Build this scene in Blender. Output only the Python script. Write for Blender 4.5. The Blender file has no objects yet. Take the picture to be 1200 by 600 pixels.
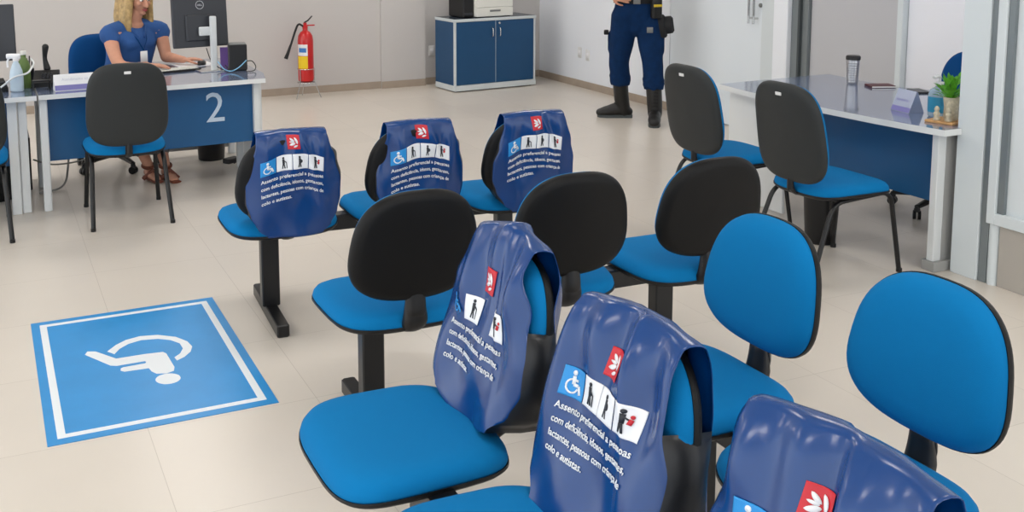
import bpy, bmesh, math, random
from mathutils import Vector, Matrix
sin, cos, pi = math.sin, math.cos, math.pi
C = bpy.context.scene
COL = C.collection
random.seed(7)
V = Vector
R = math.radians

# ------------------------------------------------------------------ materials
def lin(c):
    return tuple((x/12.92 if x <= .04045 else ((x+.055)/1.055)**2.4) for x in [v/255. for v in c]) + (1.,)

def mat(name, rgb, rough=.5, metal=0., spec=.5, bump=0., bscale=200., coat=0., var=0., sheen=0., trans=0., emit=None, estr=0., ior=1.45, vscale=6.):
    m = bpy.data.materials.new(name); m.use_nodes = True
    nt = m.node_tree; b = nt.nodes['Principled BSDF']
    b.inputs['Base Color'].default_value = lin(rgb)
    b.inputs['Roughness'].default_value = rough
    b.inputs['Metallic'].default_value = metal
    b.inputs['Specular IOR Level'].default_value = spec
    b.inputs['IOR'].default_value = ior
    if coat: b.inputs['Coat Weight'].default_value = coat; b.inputs['Coat Roughness'].default_value = .12
    if sheen: b.inputs['Sheen Weight'].default_value = sheen
    if trans: b.inputs['Transmission Weight'].default_value = trans
    if emit:
        b.inputs['Emission Color'].default_value = lin(emit); b.inputs['Emission Strength'].default_value = estr
    tc = nt.nodes.new('ShaderNodeTexCoord')
    if bump:
        n = nt.nodes.new('ShaderNodeTexNoise'); n.inputs['Scale'].default_value = bscale; n.inputs['Detail'].default_value = 2
        nt.links.new(tc.outputs['Object'], n.inputs['Vector'])
        bp = nt.nodes.new('ShaderNodeBump'); bp.inputs['Strength'].default_value = bump; bp.inputs['Distance'].default_value = .002
        nt.links.new(n.outputs['Fac'], bp.inputs['Height']); nt.links.new(bp.outputs['Normal'], b.inputs['Normal'])
    if var:
        n = nt.nodes.new('ShaderNodeTexNoise'); n.inputs['Scale'].default_value = vscale; n.inputs['Detail'].default_value = 3
        nt.links.new(tc.outputs['Object'], n.inputs['Vector'])
        r = nt.nodes.new('ShaderNodeValToRGB'); l = lin(rgb)
        r.color_ramp.elements[0].color = tuple(x*(1-var) for x in l[:3])+(1,)
        r.color_ramp.elements[1].color = tuple(min(1, x*(1+var)) for x in l[:3])+(1,)
        r.color_ramp.elements[0].position = .3; r.color_ramp.elements[1].position = .7
        nt.links.new(n.outputs['Fac'], r.inputs['Fac']); nt.links.new(r.outputs['Color'], b.inputs['Base Color'])
    return m

def floor_material():
    m = bpy.data.materials.new('porcelain_floor'); m.use_nodes = True
    nt = m.node_tree; b = nt.nodes['Principled BSDF']
    g = nt.nodes.new('ShaderNodeNewGeometry')
    mp = nt.nodes.new('ShaderNodeMapping'); mp.vector_type = 'POINT'
    mp.inputs['Location'].default_value = (-.451+6.1, -3.585+6.1*2, 0)
    br = nt.nodes.new('ShaderNodeTexBrick')
    br.offset = 0.; br.squash = 1.
    br.inputs['Scale'].default_value = 1.
    br.inputs['Brick Width'].default_value = .61; br.inputs['Row Height'].default_value = .61
    br.inputs['Mortar Size'].default_value = .0014; br.inputs['Mortar Smooth'].default_value = .3
    br.inputs['Color1'].default_value = lin((218, 209, 198)); br.inputs['Color2'].default_value = lin((223, 214, 203))
    br.inputs['Mortar'].default_value = lin((194, 184, 172))
    nt.links.new(g.outputs['Position'], mp.inputs['Vector']); nt.links.new(mp.outputs['Vector'], br.inputs['Vector'])
    n = nt.nodes.new('ShaderNodeTexNoise'); n.inputs['Scale'].default_value = 2.2; n.inputs['Detail'].default_value = 4
    nt.links.new(g.outputs['Position'], n.inputs['Vector'])
    mx = nt.nodes.new('ShaderNodeMix'); mx.data_type = 'RGBA'; mx.blend_type = 'MULTIPLY'
    mx.inputs['Factor'].default_value = .12
    nt.links.new(br.outputs['Color'], mx.inputs['A']); nt.links.new(n.outputs['Color'], mx.inputs['B'])
    rgb2 = nt.nodes.new('ShaderNodeRGBToBW'); nt.links.new(n.outputs['Color'], rgb2.inputs['Color'])
    nt.links.new(rgb2.outputs['Val'], mx.inputs['B'])
    nt.links.new(mx.outputs['Result'], b.inputs['Base Color'])
    b.inputs['Roughness'].default_value = .28
    b.inputs['Specular IOR Level'].default_value = .5
    return m

M = {}
M['floor'] = floor_material()
M['wall'] = mat('wall_paint', (198, 194, 192), .7, bump=.06, bscale=90)
M['wall_r'] = mat('side_wall_paint', (234, 237, 243), .65, bump=.05, bscale=90)
M['ceiling'] = mat('ceiling_paint', (232, 232, 230), .8)
M['skirt'] = mat('tile_skirting', (166, 151, 136), .4, var=.08)
M['door'] = mat('white_laminate', (232, 239, 245), .12, coat=.3)
M['grey_panel'] = mat('grey_panel', (188, 188, 192), .5)
M['white_panel'] = mat('white_panel', (236, 237, 244), .5)
M['alu'] = mat('white_aluminium', (212, 219, 222), .35)
M['alu_grey'] = mat('grey_aluminium', (128, 135, 138), .35, metal=.4)
M['seal'] = mat('rubber_seal', (70, 76, 78), .6)
M['chrome'] = mat('brushed_chrome', (205, 205, 205), .22, metal=1.)
M['glass'] = mat('frosted_pane', (238, 244, 247), .45, trans=.25, ior=1.1)
M['fabric'] = mat('blue_upholstery', (0, 112, 172), .85, spec=.2, bump=.3, bscale=900)
M['fabric_dark'] = mat('dark_blue_upholstery', (8, 66, 122), .9, spec=.2, bump=.3, bscale=900)
M['shell'] = mat('black_plastic_shell', (7, 7, 8), .5, spec=.3, bump=.12, bscale=700)
M['shell_grey'] = mat('charcoal_plastic_shell', (38, 41, 42), .55, spec=.45, bump=.15, bscale=500)
M['rim'] = mat('black_edge_trim', (14, 15, 18), .45)
M['blackmetal'] = mat('black_painted_steel', (16, 16, 18), .32, spec=.5)
M['plastic_black'] = mat('black_plastic', (18, 18, 20), .4)
M['tag'] = mat('white_tag', (225, 225, 225), .5)
M['vinyl'] = mat('blue_vinyl', (0, 55, 116), .25, spec=.5, coat=.22, bump=.35, bscale=16)
M['gusset'] = mat('black_side_gusset', (20, 21, 25), .42, spec=.5, bump=.3, bscale=30)
M['lining'] = mat('grey_lining', (70, 74, 82), .6)
M['print_white'] = mat('white_print', (232, 234, 238), .45)
M['print_cyan'] = mat('light_blue_print', (34, 138, 208), .4)
M['print_red'] = mat('red_print', (196, 34, 48), .4)
M['print_dark'] = mat('dark_print', (40, 44, 52), .5)
M['desk_top'] = mat('blue_grey_laminate', (104, 118, 148), .10, spec=.5, ior=1.75, coat=.6)
M['desk_edge'] = mat('white_edge_band', (226, 228, 228), .4)
M['desk_panel'] = mat('blue_laminate_panel', (14, 82, 132), .35, var=.03)
M['desk_leg'] = mat('white_painted_leg', (218, 221, 222), .4)
M['desk_leg_grey'] = mat('grey_painted_leg', (158, 158, 156), .45)
M['cab_blue'] = mat('cabinet_blue_laminate', (14, 70, 112), .42, var=.03)
M['cab_white'] = mat('cabinet_edge', (206, 212, 214), .4)
M['cab_top'] = mat('cabinet_top_laminate', (52, 66, 82), .25)
M['printer_w'] = mat('ivory_plastic', (228, 227, 220), .4)
M['grey_plastic'] = mat('grey_plastic', (120, 122, 122), .45)
M['red_paint'] = mat('red_paint', (196, 18, 20), .28, coat=.4)
M['yellow'] = mat('yellow_label', (236, 200, 30), .5)
M['label_blue'] = mat('blue_label', (60, 120, 190), .5)
M['sign_blue'] = mat('floor_sticker_blue', (46, 142, 208), .35, var=.04)
M['sign_white'] = mat('floor_sticker_white', (228, 232, 236), .4)
M['skin'] = mat('skin', (206, 150, 124), .5, spec=.35, var=.05, vscale=20)
M['lips'] = mat('lips', (176, 84, 84), .4)
M['eye_white'] = mat('eye_white', (235, 232, 228), .25)
M['iris'] = mat('iris', (60, 42, 30), .25)
M['hair'] = mat('blonde_hair', (176, 146, 96), .45, var=.35, vscale=30, bump=.5, bscale=60)
M['hair_dark'] = mat('dark_hair', (34, 26, 22), .5, bump=.4, bscale=80)
M['blouse'] = mat('denim_blue_blouse', (40, 82, 142), .8, bump=.4, bscale=300, var=.1)
M['trouser_grey'] = mat('grey_trousers', (96, 96, 100), .85)
M['sandal'] = mat('brown_leather', (112, 58, 38), .5)
M['navy'] = mat('navy_uniform', (5, 40, 80), .9, spec=.25, bump=.5, bscale=120, var=.15, vscale=18)
M['black_cloth'] = mat('black_cloth', (16, 17, 20), .8)
M['boot'] = mat('black_leather', (26, 25, 25), .38, bump=.3, bscale=90)
M['holster'] = mat('black_nylon', (20, 20, 22), .6)
M['bottle_clear'] = mat('clear_bottle', (200, 222, 236), .1, trans=.55, ior=1.2)
M['gel'] = mat('blue_gel_label', (50, 140, 178), .35)
M['mug'] = mat('steel_mug', (190, 190, 192), .3, metal=.9)
M['notebook'] = mat('maroon_cover', (84, 40, 48), .5)
M['paper'] = mat('white_paper', (238, 238, 240), .6)
M['lilac'] = mat('lilac_print', (124, 120, 180), .5)
M['acrylic'] = mat('lilac_acrylic', (168, 178, 206), .2, trans=.25)
M['wood'] = mat('light_wood', (196, 150, 98), .5, var=.15, vscale=40)
M['plant'] = mat('green_leaves', (92, 168, 40), .5, var=.25, vscale=40)
M['ceramic'] = mat('beige_ceramic', (198, 188, 164), .5, var=.2, vscale=60)
M['green_bottle'] = mat('green_bottle', (96, 120, 62), .35)
M['screen'] = mat('dark_monitor_plastic', (52, 54, 60), .38)
M['logo_grey'] = mat('silver_emblem', (180, 182, 186), .3)
M['purple'] = mat('purple_paper', (118, 86, 160), .6)
M['pen_blue'] = mat('pale_blue_cable', (120, 176, 210), .4)
M['cable_grey'] = mat('grey_cable', (150, 150, 146), .5)
M['lamp'] = mat('lamp_diffuser', (255, 255, 255), .5, emit=(255, 250, 243), estr=14)
M['gold'] = mat('yellow_tag', (206, 176, 40), .5)

# ------------------------------------------------------------------ mesh builder
class MB:
    def __init__(self):
        self.bm = bmesh.new(); self.mi = 0; self.T = Matrix.Identity(4)
    def v(self, p):
        return self.bm.verts.new(self.T @ V(p))
    def f(self, vs):
        try:
            fc = self.bm.faces.new(vs); fc.material_index = self.mi; return fc
        except ValueError:
            return None
    def rings(self, rings, closed=True, cap0=True, cap1=True):
        prev = None; R_ = []
        for ring in rings:
            R_.append([self.v(p) for p in ring])
        n = len(R_[0])
        for a, b in zip(R_[:-1], R_[1:]):
            for i in range(n if closed else n-1):
                j = (i+1) % n
                self.f([a[i], a[j], b[j], b[i]])
        if cap0: self.f(list(reversed(R_[0])))
        if cap1: self.f(R_[-1])
        return R_
    def box(self, x0, x1, y0, y1, z0, z1, bev=0.):
        b = min(bev, (x1-x0)*.49, (y1-y0)*.49, (z1-z0)*.49)
        if b <= 0:
            r = lambda z: [(x0, y0, z), (x1, y0, z), (x1, y1, z), (x0, y1, z)]
            self.rings([r(z0), r(z1)]); return self
        def rr(i, z):
            X0, X1, Y0, Y1 = x0+i, x1-i, y0+i, y1-i
            return [(X0+b, Y0, z), (X1-b, Y0, z), (X1, Y0+b, z), (X1, Y1-b, z), (X1-b, Y1, z), (X0+b, Y1, z), (X0, Y1-b, z), (X0, Y0+b, z)]
        self.rings([rr(b*.6, z0), rr(0, z0+b*.8), rr(0, z1-b*.8), rr(b*.6, z1)])
        return self
    def prism(self, poly, z0, z1, side_mi=None):
        # polygon counter-clockwise
        a = [self.v((x, y, z0)) for x, y in poly]; b = [self.v((x, y, z1)) for x, y in poly]
        self.f(list(reversed(a))); self.f(b)
        keep = self.mi
        if side_mi is not None: self.mi = side_mi
        n = len(poly)
        for i in range(n):
            j = (i+1) % n; self.f([a[i], a[j], b[j], b[i]])
        self.mi = keep
        return self
    def tube(self, pts, r, seg=10, flat=None, cap=True, up=None):
        pts = [V(p) for p in pts]; n = len(pts)
        rs = r if isinstance(r, (list, tuple)) else [r]*n
        rings = []; N = None
        for i, p in enumerate(pts):
            t = (pts[min(i+1, n-1)]-pts[max(i-1, 0)]).normalized()
            if N is None:
                u = V(up) if up else (V((0, 0, 1)) if abs(t.z) < .9 else V((1, 0, 0)))
                N = (u - t*u.dot(t)).normalized()
            else:
                N = (N - t*N.dot(t)).normalized()
            B = t.cross(N)
            ri = rs[i]; ra, rb = (ri if isinstance(ri, tuple) else (ri, ri*(flat or 1.)))
            rings.append([p + N*(ra*cos(2*pi*k/seg)) + B*(rb*sin(2*pi*k/seg)) for k in range(seg)])
        self.rings(rings, True, cap, cap)
        return self
    def limb(self, pts, radii, seg=14, up=None, samples=5, ends=True):
        # smooth tapered limb with rounded ends; radii are (a, b) or r
        P, Q = [], []
        rad = [r if isinstance(r, tuple) else (r, r) for r in radii]
        pts = [V(p) for p in pts]
        for i in range(len(pts)-1):
            p0 = pts[max(i-1, 0)]; p1 = pts[i]; p2 = pts[i+1]; p3 = pts[min(i+2, len(pts)-1)]
            for k in range(samples):
                t = k/samples; t2 = t*t; t3 = t2*t
                P.append(.5*((2*p1)+(p2-p0)*t+(2*p0-5*p1+4*p2-p3)*t2+(3*p1-p0-3*p2+p3)*t3))
                s = t*t*(3-2*t)
                Q.append((rad[i][0]*(1-s)+rad[i+1][0]*s, rad[i][1]*(1-s)+rad[i+1][1]*s))
        P.append(pts[-1]); Q.append(rad[-1])
        if ends:
            d0 = (P[0]-P[1]).normalized(); d1 = (P[-1]-P[-2]).normalized(); a0, a1 = Q[0], Q[-1]
            pre = [(P[0]+d0*min(a0)*sin(x), (a0[0]*cos(x), a0[1]*cos(x))) for x in (1.45, 1.1, .6)]
            post = [(P[-1]+d1*min(a1)*sin(x), (a1[0]*cos(x), a1[1]*cos(x))) for x in (.6, 1.1, 1.45)]
            P = [x[0] for x in pre]+P+[x[0] for x in post]; Q = [x[1] for x in pre]+Q+[x[1] for x in post]
        return self.tube(P, Q, seg, up=up)
    def lathe(self, prof, c=(0, 0, 0), n=24, cap0=True, cap1=True):
        self.rings([[(c[0]+r*cos(2*pi*k/n), c[1]+r*sin(2*pi*k/n), c[2]+z) for k in range(n)] for r, z in prof], True, cap0, cap1)
        return self
    def ball(self, c, r, n=16, m=10):
        rx, ry, rz = r if isinstance(r, (tuple, list)) else (r, r, r)
        rings = []
        for i in range(1, m):
            a = -pi/2+pi*i/m
            rings.append([(c[0]+rx*cos(a)*cos(2*pi*k/n), c[1]+ry*cos(a)*sin(2*pi*k/n), c[2]+rz*sin(a)) for k in range(n)])
        self.rings(rings)
        return self
    def pad(self, outline, prof, bend=None, n=64):
        # prof: list of (scale, height); a closed cushion about the centre
        rings = []
        for s, h in prof:
            ring = []
            for k in range(n):
                x, y = outline(2*pi*k/n)
                p = (x*s, y*s, h)
                ring.append(bend(p) if bend else p)
            rings.append(ring)
        self.rings(rings)
        return self
    def build(self, name, mats, parent=None, angle=40, smooth=True):
        me = bpy.data.meshes.new(name)
        bmesh.ops.recalc_face_normals(self.bm, faces=self.bm.faces[:]) if not getattr(self, 'keepn', False) else None
        self.bm.to_mesh(me); self.bm.free()
        for m in (mats if isinstance(mats, (list, tuple)) else [mats]): me.materials.append(m)
        if smooth:
            me.polygons.foreach_set('use_smooth', [True]*len(me.polygons))
            me.set_sharp_from_angle(angle=R(angle))
        o = bpy.data.objects.new(name, me); COL.objects.link(o)
        if parent: o.parent = parent
        return o

def tag(o, label=None, cat=None, group=None, kind=None):
    if label: o['label'] = label
    if cat: o['category'] = cat
    if group: o['group'] = group
    if kind: o['kind'] = kind
    return o
def thing(name, label, cat, loc=(0, 0, 0), rz=0., group=None):
    o = bpy.data.objects.new(name, None); COL.objects.link(o)
    o.location = loc; o.rotation_euler = (0, 0, rz); o.empty_display_size = .1
    return tag(o, label, cat, group)
def struct(o): o['kind'] = 'structure'; return o
def copy_thing(root, loc, rz, label, group=None):
    r = root.copy(); COL.objects.link(r); r.location = loc; r.rotation_euler = (0, 0, rz); r['label'] = label
    if group: r['group'] = group
    for ch in list(root.children):
        c = ch.copy(); COL.objects.link(c); c.parent = r
        for g in ch.children:
            d = g.copy(); COL.objects.link(d); d.parent = c
    return r
def fillet(pts, r, n=5):
    pts = [V(p) for p in pts]; out = [pts[0]]
    for a, b, c in zip(pts[:-2], pts[1:-1], pts[2:]):
        d0 = (a-b); d1 = (c-b); q = min(r, d0.length*.49, d1.length*.49)
        p0 = b+d0.normalized()*q; p1 = b+d1.normalized()*q
        for k in range(n+1):
            t = k/n; out.append(p0*(1-t)**2+b*2*t*(1-t)+p1*t*t)
    return out+[pts[-1]]
def supere(a, b, n):
    def f(t):
        c, s = cos(t), sin(t)
        return (a*math.copysign(abs(c)**(2/n), c), b*math.copysign(abs(s)**(2/n), s))
    return f
def remeshed(o, voxel, smooth=4):
    md = o.modifiers.new('r', 'REMESH'); md.mode = 'VOXEL'; md.voxel_size = voxel; md.use_smooth_shade = True
    s = o.modifiers.new('s', 'SMOOTH'); s.iterations = smooth; s.factor = .5
    dg = bpy.context.evaluated_depsgraph_get(); dg.update()
    me = bpy.data.meshes.new_from_object(o.evaluated_get(dg))
    old = o.data; o.modifiers.clear(); o.data = me
    if not me.materials:
        for m in old.materials: me.materials.append(m)
    me.polygons.foreach_set('use_smooth', [True]*len(me.polygons))
    return o
def text_geo(s, size, align='LEFT', bold=0.):
    cu = bpy.data.curves.new('t', 'FONT'); cu.body = s; cu.size = size; cu.align_x = align; cu.resolution_u = 3; cu.offset = bold
    ob = bpy.data.objects.new('t', cu); COL.objects.link(ob)
    dg = bpy.context.evaluated_depsgraph_get(); dg.update()
    me = bpy.data.meshes.new_from_object(ob.evaluated_get(dg))
    vs = [tuple(v.co) for v in me.vertices]; fs = [tuple(p.vertices) for p in me.polygons]
    bpy.data.objects.remove(ob); bpy.data.meshes.remove(me); bpy.data.curves.remove(cu)
    return vs, fs

# ------------------------------------------------------------------ camera
H = 1.75
yaw, pit, rol = R(23.59), R(7.277), R(.397)
fw = V((sin(yaw)*cos(pit), cos(yaw)*cos(pit), -sin(pit))); rt = V((cos(yaw), -sin(yaw), 0)); dn = fw.cross(rt)
rt2 = rt*cos(rol)+dn*sin(rol); dn2 = -rt*sin(rol)+dn*cos(rol)
cam = bpy.data.cameras.new('camera'); co = bpy.data.objects.new('camera', cam); COL.objects.link(co)
mw = Matrix.Identity(4)
for i in range(3):
    mw[i][0] = rt2[i]; mw[i][1] = -dn2[i]; mw[i][2] = -fw[i]
mw[2][3] = H
co.matrix_world = mw
cam.sensor_width = 36.; cam.lens = 1225.508/1200*36.
cam.shift_x = (600-512.9)/1200.; cam.shift_y = -(300-67.14)/1200.
cam.clip_start = .05
C.camera = co

# ------------------------------------------------------------------ the room
XW, YW, ZC = 5.85, 10.44, 2.95
def slab(name, x0, x1, y0, y1, z0, z1, m, bev=0.):
    return struct(MB().box(x0, x1, y0, y1, z0, z1, bev).build(name, m, angle=30))
slab('floor', -4.2, 7.2, -3.5, 10.6, -.1, 0, M['floor'])
slab('ceiling', -4.2, 7.2, -3.5, 10.6, ZC, ZC+.1, M['ceiling'])
b = MB(); b.box(-4.2, 4.40, YW, 10.6, 0, ZC); b.box(4.40, XW, YW+.03, 10.6, 0, ZC); b.box(3.89, 4.40, YW-.03, YW, 0, ZC)
struct(b.build('wall_back', M['wall'], angle=30))
b = MB(); b.box(XW, 6.0, 8.0, 10.6, 0, ZC); b.box(XW, 6.0, 6.69, 8.0, 2.2, ZC)
struct(b.build('wall_right', M['wall_r'], angle=30))
b = MB(); b.box(XW+.02, 6.0, 5.36, 6.22, 0, ZC)
tag(struct(b.build('wall_partition_grey', M['grey_panel'], angle=30)))
b = MB(); b.box(XW+.02, 6.0, 2.0, 5.30, 0, ZC)
struct(b.build('wall_partition_white', M['white_panel'], angle=30))
b = MB(); b.box(-4.2, 3.89, YW-.014, YW, 0, .075, .002); b.box(3.89, 4.40, YW-.044, YW-.03, 0, .075, .002); b.box(4.40, XW-.014, YW+.016, YW+.03, 0, .075, .002)
struct(b.build('baseboard_back', M['skirt'], angle=30))
struct(MB().box(XW-.014, XW, 8.0, YW+.016, 0, .075, .002).build('baseboard_right', M['skirt'], angle=30))
# glossy white door with long pull handle, set in the right wall
d = struct(MB().box(XW-.006, XW+.04, 6.73, 7.985, .012, 2.19, .003).build('door_1', M['door'], angle=30))
h = MB()
for yy in (6.86, 6.80):
    h.tube(fillet([(XW-.006, yy, .96), (XW-.05, yy, .96), (XW-.05, yy, 1.42), (XW-.006, yy, 1.42)], .02), .009, 12)
    h.tube([(XW-.05, yy, .915), (XW-.05, yy, 1.465)], .009, 12)
h.build('door_handle', M['chrome'], d)
h = MB(); h.T = Matrix.Translation((XW-.006, 6.765, 1.07)) @ Matrix.Rotation(-pi/2, 4, 'Y'); h.lathe([(.018, 0), (.018, .008), (.012, .016), (.004, .017)], n=16)
h.build('door_lock', M['grey_plastic'], d)
b = MB(); b.box(XW-.03, XW+.05, 6.55, 6.725, 0, ZC, .003)
struct(b.build('trim_1', M['alu'], angle=30))
b = MB(); b.box(XW-.07, XW+.05, 6.385, 6.545, 0, ZC, .006)
struct(b.build('trim_2', M['wall_r'], angle=30))
b = MB(); b.box(XW-.03, XW+.05, 6.31, 6.383, 0, ZC, .003); b.mi = 1; b.box(XW-.034, XW+.05, 6.29, 6.309, 0, ZC); b.mi = 0; b.box(XW-.01, XW+.05, 6.225, 6.289, 0, ZC, .002)
struct(b.build('trim_3', [M['alu_grey'], M['seal']], angle=30))
b = MB(); b.box(XW-.03, XW+.05, 5.305, 5.355, 0, ZC, .004); struct(b.build('trim_4', M['alu'], angle=30))
# the near glazed partition at the right edge
PX = 4.38
b = MB(); b.box(PX, PX+.10, 3.475, 3.625, 0, ZC, .004)
struct(b.build('trim_5', M['alu'], angle=30))
b = MB(); b.box(PX+.012, PX+.09, 3.43, 3.474, 0, ZC, .002)
struct(b.build('trim_6', M['alu_grey'], angle=30))
win = MB(); z0, z1 = .36, 2.4
win.box(PX-.01, PX+.07, 3.385, 3.43, z0-.055, z1, .003); win.box(PX-.01, PX+.07, 1.6, 1.66, z0-.055, z1, .003)
win.box(PX-.01, PX+.07, 1.66, 3.385, z0-.055, z0, .003); win.box(PX-.01, PX+.07, 1.66, 3.385, z1, z1+.055, .003)
w = struct(win.build('window_1', M['alu'], angle=30))
b = MB(); b.box(PX+.005, PX+.055, 3.35, 3.384, z0, z1); b.build('glazing_bead', M['alu_grey'], w)
b = MB(); b.box(PX+.025, PX+.031, 1.66, 3.35, z0, z1); b.build('pane', M['glass'], w)
b = MB(); b.tube([(PX+.03, 3.405, 0), (PX+.03, 3.405, z0-.055)], .026, 16); struct(b.build('trim_7', M['alu'], angle=30))
b = MB(); b.box(PX+.02, PX+.05, 1.6, 3.375, 0, z0-.055, .002); struct(b.build('wall_near_panel', mat('beige_panel', (176, 170, 162), .5), angle=30))
# wall beyond the near partition so the pane looks onto a bright room
slab('wall_far_right', 7.1, 7.2, -3.5, 10.6, 0, ZC, M['white_panel'])

# sockets
def socket(p, axis, label):
    b = MB(); b.box(-.037, .037, -.009, 0, -.057, .057, .004)
    o = b.build('wall_socket', M['tag'])
    h = MB(); h.box(-.020, .020, -.012, -.009, -.025, .025, .002); h.build('socket_insert', M['paper'], o)
    o.location = p; o.rotation_euler = (0, 0, 0 if axis == 'back' else -pi/2)
    tag(o, label, 'socket')
socket((4.50, YW+.03, .37), 'back', 'white wall socket just left of the blue cabinet')
socket((XW, 9.58, .372), 'right', 'white wall socket left of the pair beside the standing guard')
socket((XW, 9.42, .358), 'right', 'white wall socket right of the pair beside the standing guard')

# ceiling lights
for i, (x, y) in enumerate([(x, y) for y in (-1.2, 1.6, 4.4, 7.2, 9.4) for x in (-1.6, 1.4, 4.2)]):
    t = thing('ceiling_light', 'square white ceiling light panel above the waiting area', 'ceiling light', (x, y, ZC), 0, 'ceiling light panels')
    f_ = MB()
    for a in ((-.31, .31, -.31, -.29), (-.31, .31, .29, .31), (-.31, -.29, -.29, .29), (.29, .31, -.29, .29)): f_.box(*a, -.03, 0)
    f_.build('lamp_frame', M['desk_leg'], t)
    MB().box(-.29, .29, -.29, .29, -.022, -.012).build('diffuser', M['lamp'], t)

# ------------------------------------------------------------------ floor sign
def sign():
    s = MB(); s.box(.12, .923, 3.60, 4.805, .0005, .0025)
    o = s.build('floor_sticker', M['sign_blue'], angle=30)
    tag(o, 'blue floor sticker with white wheelchair symbol and white border line', 'floor sign')
    z0, z1 = .0026, .0032
    b = MB()
    x0, x1, y0, y1, t = .155, .888, 3.64, 4.765, .028
    for q in ((x0, x1, y0, y0+t), (x0, x1, y1-t, y1), (x0, x0+t, y0+t, y1-t), (x1-t, x1, y0+t, y1-t)): b.box(*q, z0, z1)
    b.build('border_line', M['sign_white'], o, angle=30)
    # wheelchair symbol: seated figure, wheel and head
    BODY= [(0.308, 4.35), (0.321, 4.38), (0.352, 4.366), (0.421, 4.256), (0.535, 4.254), (0.606, 4.245), (0.616, 4.224), (0.624, 4.075), (0.616, 4.04), (0.586, 4.027), (0.549, 4.04), (0.534, 4.071), (0.529, 4.106), (0.436, 4.112), (0.423, 4.127), (0.426, 4.149), (0.437, 4.157), (0.522, 4.159), (0.528, 4.169), (0.525, 4.182), (0.415, 4.182), (0.392, 4.195)]
    ARC= [(0.396, 4.346), (0.436, 4.4), (0.482, 4.439), (0.543, 4.457), (0.615, 4.439), (0.682, 4.385), (0.718, 4.316), (0.727, 4.252), (0.711, 4.202), (0.679, 4.159), (0.644, 4.134), (0.64, 4.17), (0.668, 4.2), (0.688, 4.248), (0.685, 4.308), (0.656, 4.359), (0.609, 4.396), (0.542, 4.411), (0.487, 4.392), (0.445, 4.352), (0.42, 4.306)]
    HEAD= [(0.629, 3.963), (0.625, 3.951), (0.618, 3.94), (0.609, 3.932), (0.598, 3.927), (0.587, 3.925), (0.575, 3.926), (0.563, 3.93), (0.553, 3.938), (0.545, 3.948), (0.539, 3.959), (0.536, 3.972), (0.536, 3.985), (0.54, 3.997), (0.546, 4.007), (0.555, 4.016), (0.566, 4.021), (0.578, 4.024), (0.59, 4.023), (0.602, 4.018), (0.613, 4.01), (0.621, 4.0), (0.627, 3.989), (0.629, 3.976)]
    w = MB()
    for poly in (BODY, ARC, HEAD):
        area = sum(poly[i][0]*poly[(i+1) % len(poly)][1]-poly[(i+1) % len(poly)][0]*poly[i][1] for i in range(len(poly)))
        w.prism(poly if area > 0 else poly[::-1], z0, z1)
    b2 = w.build('wheelchair_symbol', M['sign_white'], o, angle=30)
sign()

# ------------------------------------------------------------------ bench seating
def back_outline(w, h, n=3.0, taper=.10):
    f = supere(w/2, h/2, n)
    def g(t):
        x, y = f(t); return (x*(1-taper*(y/(h/2))), y)
    return g
LEAN = R(9)
BACK_W, BACK_H, BACK_Z, BACK_Y = .435, .375, .722, -.250
def back_xform(z=BACK_Z, y=BACK_Y, lean=LEAN):
    # pad plane (x, y up, z out of front) -> chair frame (front +Y)
    rot = Matrix(((1, 0, 0, 0), (0, 0, 1, 0), (0, 1, 0, 0), (0, 0, 0, 1)))  # y->z, z->y
    return Matrix.Translation((0, y, z)) @ Matrix.Rotation(lean, 4, 'X') @ rot
def back_yaw(a, dy=0., dz=0.): return Matrix.Translation((0, BACK_Y+dy, dz)) @ Matrix.Rotation(a, 4, 'Z') @ Matrix.Translation((0, -BACK_Y, 0))
def make_back(w, h, T, front, shellmat, parent, taper=.12, n=2.7, curve=.35):
    o_ = back_outline(w, h, n, taper)
    def bend(p): return (p[0], p[1], p[2]+curve*p[0]*p[0]-.12*(p[1]**2))
    b = MB(); b.T = T
    b.pad(o_, [(.02, .044), (.35, .043), (.65, .041), (.82, .036), (.92, .027), (.98, .012), (1., .0), (1., -.006), (.9, -.008), (.02, -.008)], bend)
    back = b.build('backrest', front, parent, angle=70)
    s = MB(); s.T = T
    s.pad(o_, [(.02, -.004), (.9, -.004), (1.012, -.004), (1.016, -.012), (1.0, -.024), (.95, -.033), (.85, -.037), (.5, -.040), (.02, -.041)], bend)
    sh = s.build('back_shell', shellmat, back, angle=70)
    return back, sh
SEAT_Z = .492
def make_seat(parent, x=0., w=.50, d=.465, z=SEAT_Z, mats=None, ex=3.8):
    o_ = supere(w/2, d/2, ex)
    def bend(p):
        yy = p[1]/(d/2); xx = p[0]/(w/2)
        drop = -.024*max(0, yy-.3)**2 - .012*max(0, -yy-.4) + .006*xx*xx
        return (p[0]*(1-.03*yy*-1), p[1], p[2]+drop)
    b = MB(); b.T = Matrix.Translation((x, .0, z-.05))
    b.pad(o_, [(.02, .05), (.4, .050), (.7, .049), (.85, .045), (.94, .035), (.985, .02), (1., .006), (.99, -.004), (.9, -.006), (.02, -.006)], bend)
    seat = b.build('seat', M['fabric'], parent, angle=70)
    s = MB(); s.T = Matrix.Translation((x, .0, z-.05))
    s.pad(o_, [(.02, -.002), (.98, -.002), (1.008, .0), (1.01, -.008), (.97, -.018), (.8, -.024), (.02, -.026)], bend)
    s.build('seat_shell', M['rim'], seat, angle=70)
    return seat
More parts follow.
